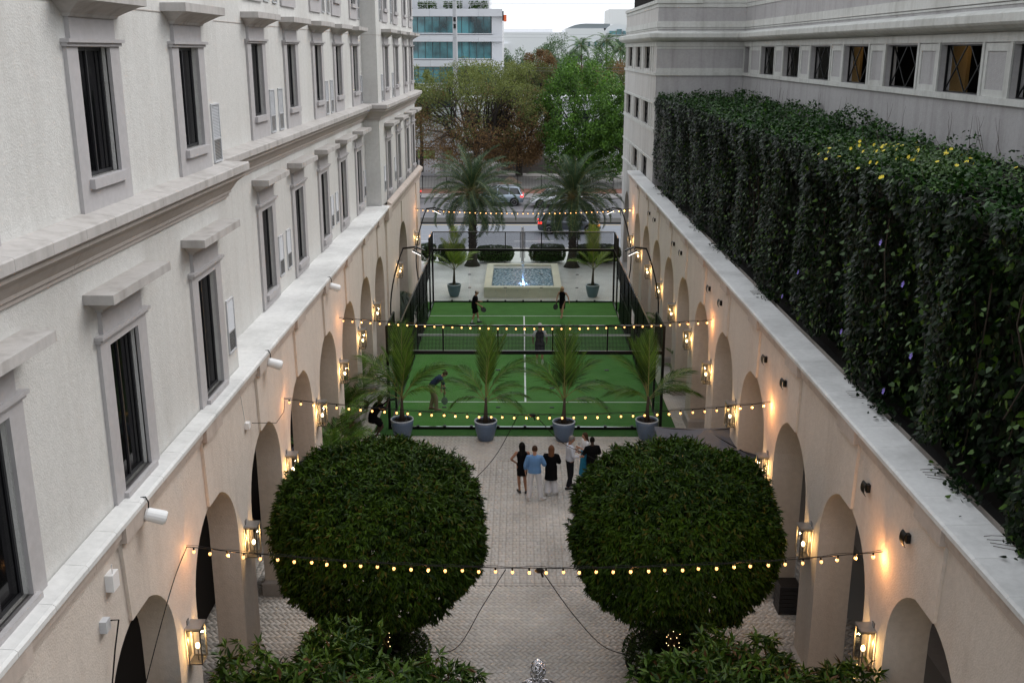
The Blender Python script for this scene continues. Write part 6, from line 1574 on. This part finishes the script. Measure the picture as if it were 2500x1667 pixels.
# ------------------------------------------------------------------ cars
TYRE = plain('tyre', (.01,.01,.01), .8); RIM = plain('wheel_rim', (.25,.25,.26), .3, metal=1); CGLS = plain('car_window', (.01,.012,.014), .05, spec=.8)
RED = plain('tail_lamp_lit', (.5,.01,.01), .3, emit=(1,.03,.02), es=2.5); REDOFF = plain('tail_lamp', (.25,.01,.01), .2); AMB = plain('amber_lamp', (.6,.2,.02), .3, emit=(1,.35,.05), es=2); HEAD = plain('head_lamp', (.7,.7,.72), .1)
def car(x, y, d, c, label, L=4.7, Wd=1.88, H=1.68, brake=True, amber=False, z=-.05, roofrack=True):
    """d=+1 nose towards +x"""
    t = thing('parked_car' if False else 'car', (x, y, z), label, 'car', 'cars on the road')
    paint = plain('car_paint', c, .28, metal=.5, spec=.6, coat=.6)
    g = z; X = lambda u: x + d*u
    def loft(st, name, m_, n=None, smooth=True):
        vs = []; k = len(st[0][1])
        for u, ring in st: vs += [(X(u), y+a, g+b) for a, b in ring]
        fs = [(i*k+j, i*k+(j+1)%k, (i+1)*k+(j+1)%k, (i+1)*k+j) for i in range(len(st)-1) for j in range(k)] + [tuple(range(k)), tuple(reversed(range((len(st)-1)*k, len(st)*k)))]
        return MB().add(vs, fs).build(name, m_, t, smooth=smooth)
    w = Wd/2; h2 = L/2
    def ring(wl, zb, zs, zt, wt): return [(-wl*.9,zb),(-wl,zb+.12),(-wl,zs),(-wt,zt),(wt,zt),(wl,zs),(wl,zb+.12),(wl*.9,zb)]
    loft([(-h2,ring(w*.82,.42,.70,.82,w*.72)),(-h2+.08,ring(w*.93,.30,.85,1.0,w*.84)),(-h2+.5,ring(w,.26,.92,1.06,w*.92)),(-.4,ring(w,.24,.90,1.02,w*.93)),(.7,ring(w,.24,.88,1.0,w*.92)),(h2-1.1,ring(w,.26,.84,.98,w*.88)),(h2-.35,ring(w*.96,.30,.74,.86,w*.78)),(h2-.06,ring(w*.85,.36,.58,.68,w*.66)),(h2,ring(w*.74,.42,.52,.58,w*.55))], 'body', paint)
    zt = H
    cab = lambda wb, zb, wt, z_: [(-wb,zb),(-wt,z_),(wt,z_),(wb,zb)]
    loft([(-h2+.22,cab(w*.80,1.0,w*.74,1.12)),(-h2+.55,cab(w*.88,1.0,w*.70,zt-.10)),(-h2+1.1,cab(w*.90,1.0,w*.72,zt-.05)),(.2,cab(w*.90,.98,w*.72,zt-.06)),(.65,cab(w*.89,.97,w*.70,zt-.12)),(1.35,cab(w*.84,.95,w*.78,1.0))], 'cabin_glass', CGLS, smooth=False)
    rf = lambda wt, z_: [(-wt,z_-.05),(-wt*.92,z_),(wt*.92,z_),(wt,z_-.05)]
    loft([(-h2+.38,rf(w*.70,zt-.09)),(-h2+.7,rf(w*.73,zt-.02)),(-.6,rf(w*.75,zt)),(.2,rf(w*.74,zt-.02)),(.62,rf(w*.71,zt-.10))], 'roof', paint)
    for sg in (-1, 1):
        for ua, ub in ((-h2+.22,-h2+.50),(-h2+1.32,-h2+1.30),(.05,.0),(1.38,.66)):
            za = 1.0 if ua != -h2+.22 else 1.03
            MB().bar((X(ua), y+sg*w*.885, g+za),(X(ub), y+sg*w*.725, g+zt-.09),.09,.05).build('pillar', paint, t)
        if roofrack: MB().tube([(X(-h2+.9), y+sg*w*.70, g+zt+.03),(X(.1), y+sg*w*.69, g+zt+.03)], .02, 6).build('roof_rail', M['steel'], t)
        MB().box(X(.78), X(.95), y+sg*(w+.0), y+sg*(w+.16), g+.98, g+1.12).build('mirror', paint, t)
        MB().box(min(X(-h2+.02),X(-h2+.30)), max(X(-h2+.02),X(-h2+.30)), y+sg*(w*.62), y+sg*(w*.97), g+.80, g+.95).build('tail_lamp', RED if brake else REDOFF, t)
        MB().box(min(X(h2-.42),X(h2-.12)), max(X(h2-.42),X(h2-.12)), y+sg*(w*.58), y+sg*(w*.95), g+.62, g+.74).build('head_lamp', AMB if amber else HEAD, t)
        MB().box(min(X(-1.6),X(1.6)), max(X(-1.6),X(1.6)), y+sg*w*.98, y+sg*(w+.02), g+.24, g+.34).build('sill', M['steel'] if amber else M['black'], t)
        for u in (-h2+.85, h2-.92):
            MB().tube([(X(u),y+sg*(w-.28),g+.36),(X(u),y+sg*(w+.004),g+.36)], .43, 20).build('wheel_arch', M['black'], t)
            wh = MB().tube([(X(u),y+sg*(w-.2),g+.35),(X(u),y+sg*(w+.02),g+.35)], .355, 22).build('tyre', TYRE, t)
            rb = MB(); rb.tube([(X(u),y+sg*(w+.021),g+.35),(X(u),y+sg*(w+.03),g+.35)], [.06,.05], 10)
            for q in range(6): a = q*PI/3; rb.bar((X(u),y+sg*(w+.026),g+.35),(X(u)+.23*math.cos(a),y+sg*(w+.026),g+.35+.23*math.sin(a)),.05,.012)
            rb.tube([(X(u)+.24*math.cos(q*PI/8),y+sg*(w+.024),g+.35+.24*math.sin(q*PI/8)) for q in range(17)], .015, 5)
            rb.build('rim', RIM, t)
    MB().box(min(X(-h2-.01),X(-h2+.03)), max(X(-h2-.01),X(-h2+.03)), y-.25, y+.25, g+.62, g+.74).build('number_plate', M['white'], t)
    return t
car(3.65,43.6,1,(.06,.07,.085),'grey estate car driving to the right behind the right date palm',L=4.9,H=1.62,brake=True,amber=True)
car(-2.2,58.6,-1,(.30,.36,.42),'silver-blue car with a lit tail lamp waiting behind the left date palm',L=4.7)
car(3.1,57.4,-1,(.55,.57,.60),'white car with a black tailgate just behind the silver-blue one',L=4.8,H=1.75,brake=False)
car(-11.8,60.3,-1,(.025,.027,.03),'dark car with a lit tail lamp cut off by the left pavilion',L=4.6)
# ------------------------------------------------------------------ railing by the lot
FR = thing('iron_railing', (0,68,.1), 'long black iron railing along the far pavement', 'fence')
for k in range(18):
    xa = -22+2.4*k; MB().box(xa-.04,xa+.04,67.96,68.04,.1,1.55).build('post', M['black'], FR)
    p = MB()
    for j in range(1,16): p.box(xa+.15*j-.01,xa+.15*j+.01,67.99,68.01,.2,1.5)
    p.box(xa+.04,xa+2.36,67.985,68.015,.22,.26); p.box(xa+.04,xa+2.36,67.985,68.015,1.36,1.40)
    p.build('railing_panel', M['black'], FR)
# soil mounds
def mound(x, y, rx, ry, h, m_, label, seed):
    rs = np.random.default_rng(seed); mb = MB(); N_, K_ = 28, 12; ph = rs.uniform(0,6,6)
    vs = [(x,y,.05+h)]
    for i in range(1,K_+1):
        u = i/K_
        for j in range(N_):
            a = 2*PI*j/N_; f_ = 1+.14*math.sin(a*2+ph[0])+.09*math.sin(a*5+ph[1])
            vs.append((x+rx*u*f_*math.cos(a), y+ry*u*f_*math.sin(a), .05+h*(1-u)**1.05*(1+.12*math.sin(a*4+u*6+ph[2]))-(.1 if i == K_ else 0)))
    fs = [(0,1+j,1+(j+1)%N_) for j in range(N_)]+[(1+(i-1)*N_+j,1+i*N_+j,1+i*N_+(j+1)%N_,1+(i-1)*N_+(j+1)%N_) for i in range(1,K_) for j in range(N_)]
    mb.add(vs, fs); tag(mb.build('soil_mound', m_, None, smooth=True), label, 'soil heap')
MSL = plain('dark_earth', (.035,.028,.024), .95, var=.4, vscale=2, bump=.8, bscale=6); MSD = plain('brown_sand', (.20,.15,.11), .9, var=.3, bump=.6, bscale=6)
mound(1.8,85.5,3.9,3.0,2.2,MSL,'large dark soil heap behind the railing, between the date palms',1)
mound(6.6,84,3.4,2.4,1.3,MSL,'lower dark soil heap to the right under the green tree',2)
mound(-1.2,73.5,1.2,1.0,.75,MSD,'small brown sand heap just behind the railing',3)
# bins and posts
t = thing('utility_cabinet', (-12.3,84,.05), 'dark green utility cabinet with pale cap beside the left pavilion', 'cabinet')
MB().box(-12.7,-12.0,83.7,84.3,.05,2.6).build('cabinet_body', plain('cabinet_green',(.015,.03,.03),.5), t); MB().box(-12.75,-11.95,83.65,84.35,2.6,2.75).build('cap', M['white'], t)
t = thing('concrete_post', (-9.2,81.5,.05), 'short thick concrete post behind the left date palm', 'post')
MB().lathe((-9.2,81.5,.05), [(.62,0),(.6,4.6),(.5,5.0)], 16).build('shaft', MSW, t)
# sign on a pale post
t = thing('sign_post', (-.02,31.6,0), 'pale upright post with a small white sign behind the fountain', 'sign')
MB().box(-.10,.08,31.52,31.58,0,2.12).build('post', plain('post_grey',(.42,.42,.44),.4), t)
for sg in (-.16,.14): MB().box(sg-.02,sg+.02,31.5,31.56,.3,2.0).build('edge', M['black'], t)
MB().box(-.12,.10,31.48,31.5,2.13,2.38).build('sign_plate', M['white'], t); MB().box(-.04,.02,31.474,31.479,2.20,2.31).build('symbol', plain('sign_blue',(.04,.1,.4),.4), t)
# ------------------------------------------------------------------ glass office
OB = thing('glass_office', (-17,118,0), 'white office block with bands of teal glass beyond the trees', 'building')
OW = plain('office_cladding', (.56,.57,.60), .5, var=.08, vscale=.6, objrand=.04)
m, n, l, b = _mat('teal_glass'); b.inputs['Base Color'].default_value = (.012,.10,.13,1); b.inputs['Roughness'].default_value = .06; b.inputs['Specular IOR Level'].default_value = .9
g = n.new('ShaderNodeNewGeometry'); oi = n.new('ShaderNodeObjectInfo'); t_ = n.new('ShaderNodeTexNoise'); t_.inputs['Scale'].default_value = .35; t_.inputs['Detail'].default_value = 4; l.new(g.outputs['Position'], t_.inputs['Vector'])
r_ = n.new('ShaderNodeValToRGB'); r_.color_ramp.elements[0].position = .35; r_.color_ramp.elements[0].color = (.004,.03,.04,1); r_.color_ramp.elements[1].position = .62; r_.color_ramp.elements[1].color = (.07,.26,.30,1); l.new(t_.outputs['Fac'], r_.inputs[0]); l.new(r_.outputs[0], b.inputs['Base Color'])
TG = m; MULL = plain('mullion', (.05,.09,.10), .4)
MB().box(-33,-2.75,116.4,134,0,18.4).build('core', OW, OB)
MB().box(-4.2,-2.7,115.6,116.4,3.5,18.2).build('end_wall', OW, OB)
pl = None; ps = None
for zf in (18.2, 14.8, 11.4, 8.0, 4.6):
    for k in range(9): MB().box(-2.69-3.4*(k+1)+.02, -2.69-3.4*k, 115, 116.4, zf, zf+(1.0 if zf > 18 else .88)).build('fascia_panel', OW, OB)
    MB().box(-33,-4.0,115.2,116.4,zf-2.42,zf-2.28).build('sill', OW, OB)
    if zf < 5: continue
    for k in range(28):
        xa = -4.3-1.04*(k+1)
        if k > 12 : break
        for (za, zb, big) in ((zf-2.28, zf-.5, True), (zf-.46, zf-.02, False)):
            key = pl if big else ps
            if key is None:
                o = MB().box(.06,.98,0,.04,0,zb-za).build('glass_pane', TG, None); o.parent = OB
                if big: pl = o
                else: ps = o
                o.location = Vector((xa,115.9,za))-off(OB)
            else: dup(key, OB, Vector((xa,115.9,za))-off(OB))
    MB().box(-33,-4.25,115.95,116.3,zf-2.28,zf).build('mullion_frame', MULL, OB)
MB().box(-33,-4.8,119,133,19.2,22.5).build('roof_storey', OW, OB)
rl = MB(); 
for k in range(20): rl.box(-4.2-1.5*k,-4.16-1.5*k,115.4,115.44,19.2,20.4)
for z_ in (19.8,20.4): rl.box(-33,-4.2,115.4,115.43,z_-.03,z_)
rl.build('railing', M['vent'], OB)
for k in range(4):
    n_ = 500; P = np.stack([rng.uniform(-18.2+3.6*k,-15.6+3.6*k,n_), rng.uniform(116.2,117,n_), rng.uniform(19.3,20.2,n_)],1); V,F = leaves(P,rnd_dirs(n_),rnd_dirs(n_),np.full(n_,.25),np.full(n_,.15)); o = link('roof_planting', np_mesh('roof_planting',V,F), MHEDGE, OB); o.data.transform(Matrix.Translation(-off(OB)))
MB().box(-6.2,-4.6,117.5,119,19.2,22.5).build('roof_column', OW, OB)
t = thing('rooftop_banner', (-2.4,114.9,17.8), 'small orange and dark fixture on the corner of the glass office', 'fixture')
MB().box(-2.68,-2.5,115,115.3,17.6,18.9).build('mast', M['black'], t); MB().box(-2.5,-2.1,115.1,115.2,17.5,18.4).build('flag', plain('orange_cloth',(.7,.12,.03),.6), t)
# ------------------------------------------------------------------ white hall far away
WH = thing('white_hall', (10,232,0), 'long low white hall with a curved grey roof on the horizon', 'building')
HW = plain('hall_white', (.72,.73,.75), .6); HR = plain('hall_roof', (.22,.25,.27), .5)
MB().box(-22,11,230,250,0,17.9).build('wing', HW, WH); MB().box(-6,8,234,250,17.9,18.8).build('roof_block', HW, WH); MB().box(-22,-3,229,249,0,15.2).build('low_wing', HW, WH)
arc = [(11.0,0),(11.0,18.8),(20.4,18.8)]+[(24-3.6*math.cos(PI*i/16), 17.0+3.0*math.sin(PI*i/16)) for i in range(2,17)]+[(40,17),(40,0)]
MB().prism(arc, 'y', 229, 252).build('vaulted_block', HW, WH)
arc2 = [(11.3,18.81),(12.2,19.2),(13.3,19.6),(14.6,19.85),(16,19.95),(22,19.9),(22,18.81)]
MB().prism(arc2, 'y', 229.3, 250).build('roof', HR, WH)
for k, xx in enumerate((13.6,15.0,16.6,18.2,20.2)): MB().box(xx,xx+.5,228.1,229.1,14.6,15.6).build('window', TG, WH)
for xa,xb,za,zb in ((21.8,23.3,17.2,18.2),(23.6,24.8,17.2,18.6),(25.1,26.4,17.2,18.2),(23.6,24.8,15.0,16.3)): MB().box(xa,xb,228.1,229.1,za,zb).build('window', TG, WH)
MB().box(30,60,330,350,0,27).build('x', HW, None).name = 'hazy_tower'
tag(bpy.data.objects['hazy_tower'], 'faint pale tower block at the right edge of the skyline', 'building')
# low pale buildings seen through the trees
t = thing('low_building', (-2,104,0), 'low white building glimpsed between the bare limbs', 'building')
MB().box(-9,14,104,112,0,7.2).build('wall', OW, t); MB().box(-9.3,14.3,103.6,112.4,7.2,7.6).build('roof', HW, t)
for k in range(6): MB().box(-7.6+3.6*k,-5.4+3.6*k,103.9,104.1,4.0,6.0).build('window', CGLS, t)
# utility pole and wires
t = thing('concrete_pole', (-8.1,95,0), 'tall tapering concrete utility pole in front of the glass office', 'utility pole')
MB().lathe((-8.15,95,0), [(.42,0),(.36,8),(.29,15),(.2,24)], 16).build('shaft', plain('pole_concrete',(.42,.43,.45),.7,var=.15), t)
for z_ in (16.2,17.0,19.6): MB().box(-8.3,-8.0,94.5,94.7,z_,z_+.5).build('insulator', M['black'], t)
for i,(za,zb) in enumerate(((16.7,15.9),(16.4,15.4),(20.1,19.6),(12.5,12.2),(12.3,11.7))):
    pts = [(-40+80*u, 94.4, za+(zb-za)*u-.8*math.sin(PI*u)) for u in np.linspace(0,1,25)]
    tag(MB().tube(pts,.03,4).build('power_line', M['vent'] if i < 3 else M['iron']), ['upper of the pair of wires crossing the teal glass','lower of the pair of wires crossing the teal glass','topmost overhead wire near the top of the view','overhead wire just above the treetops','lowest overhead wire brushing the treetops'][i], 'power line', 'overhead power lines')
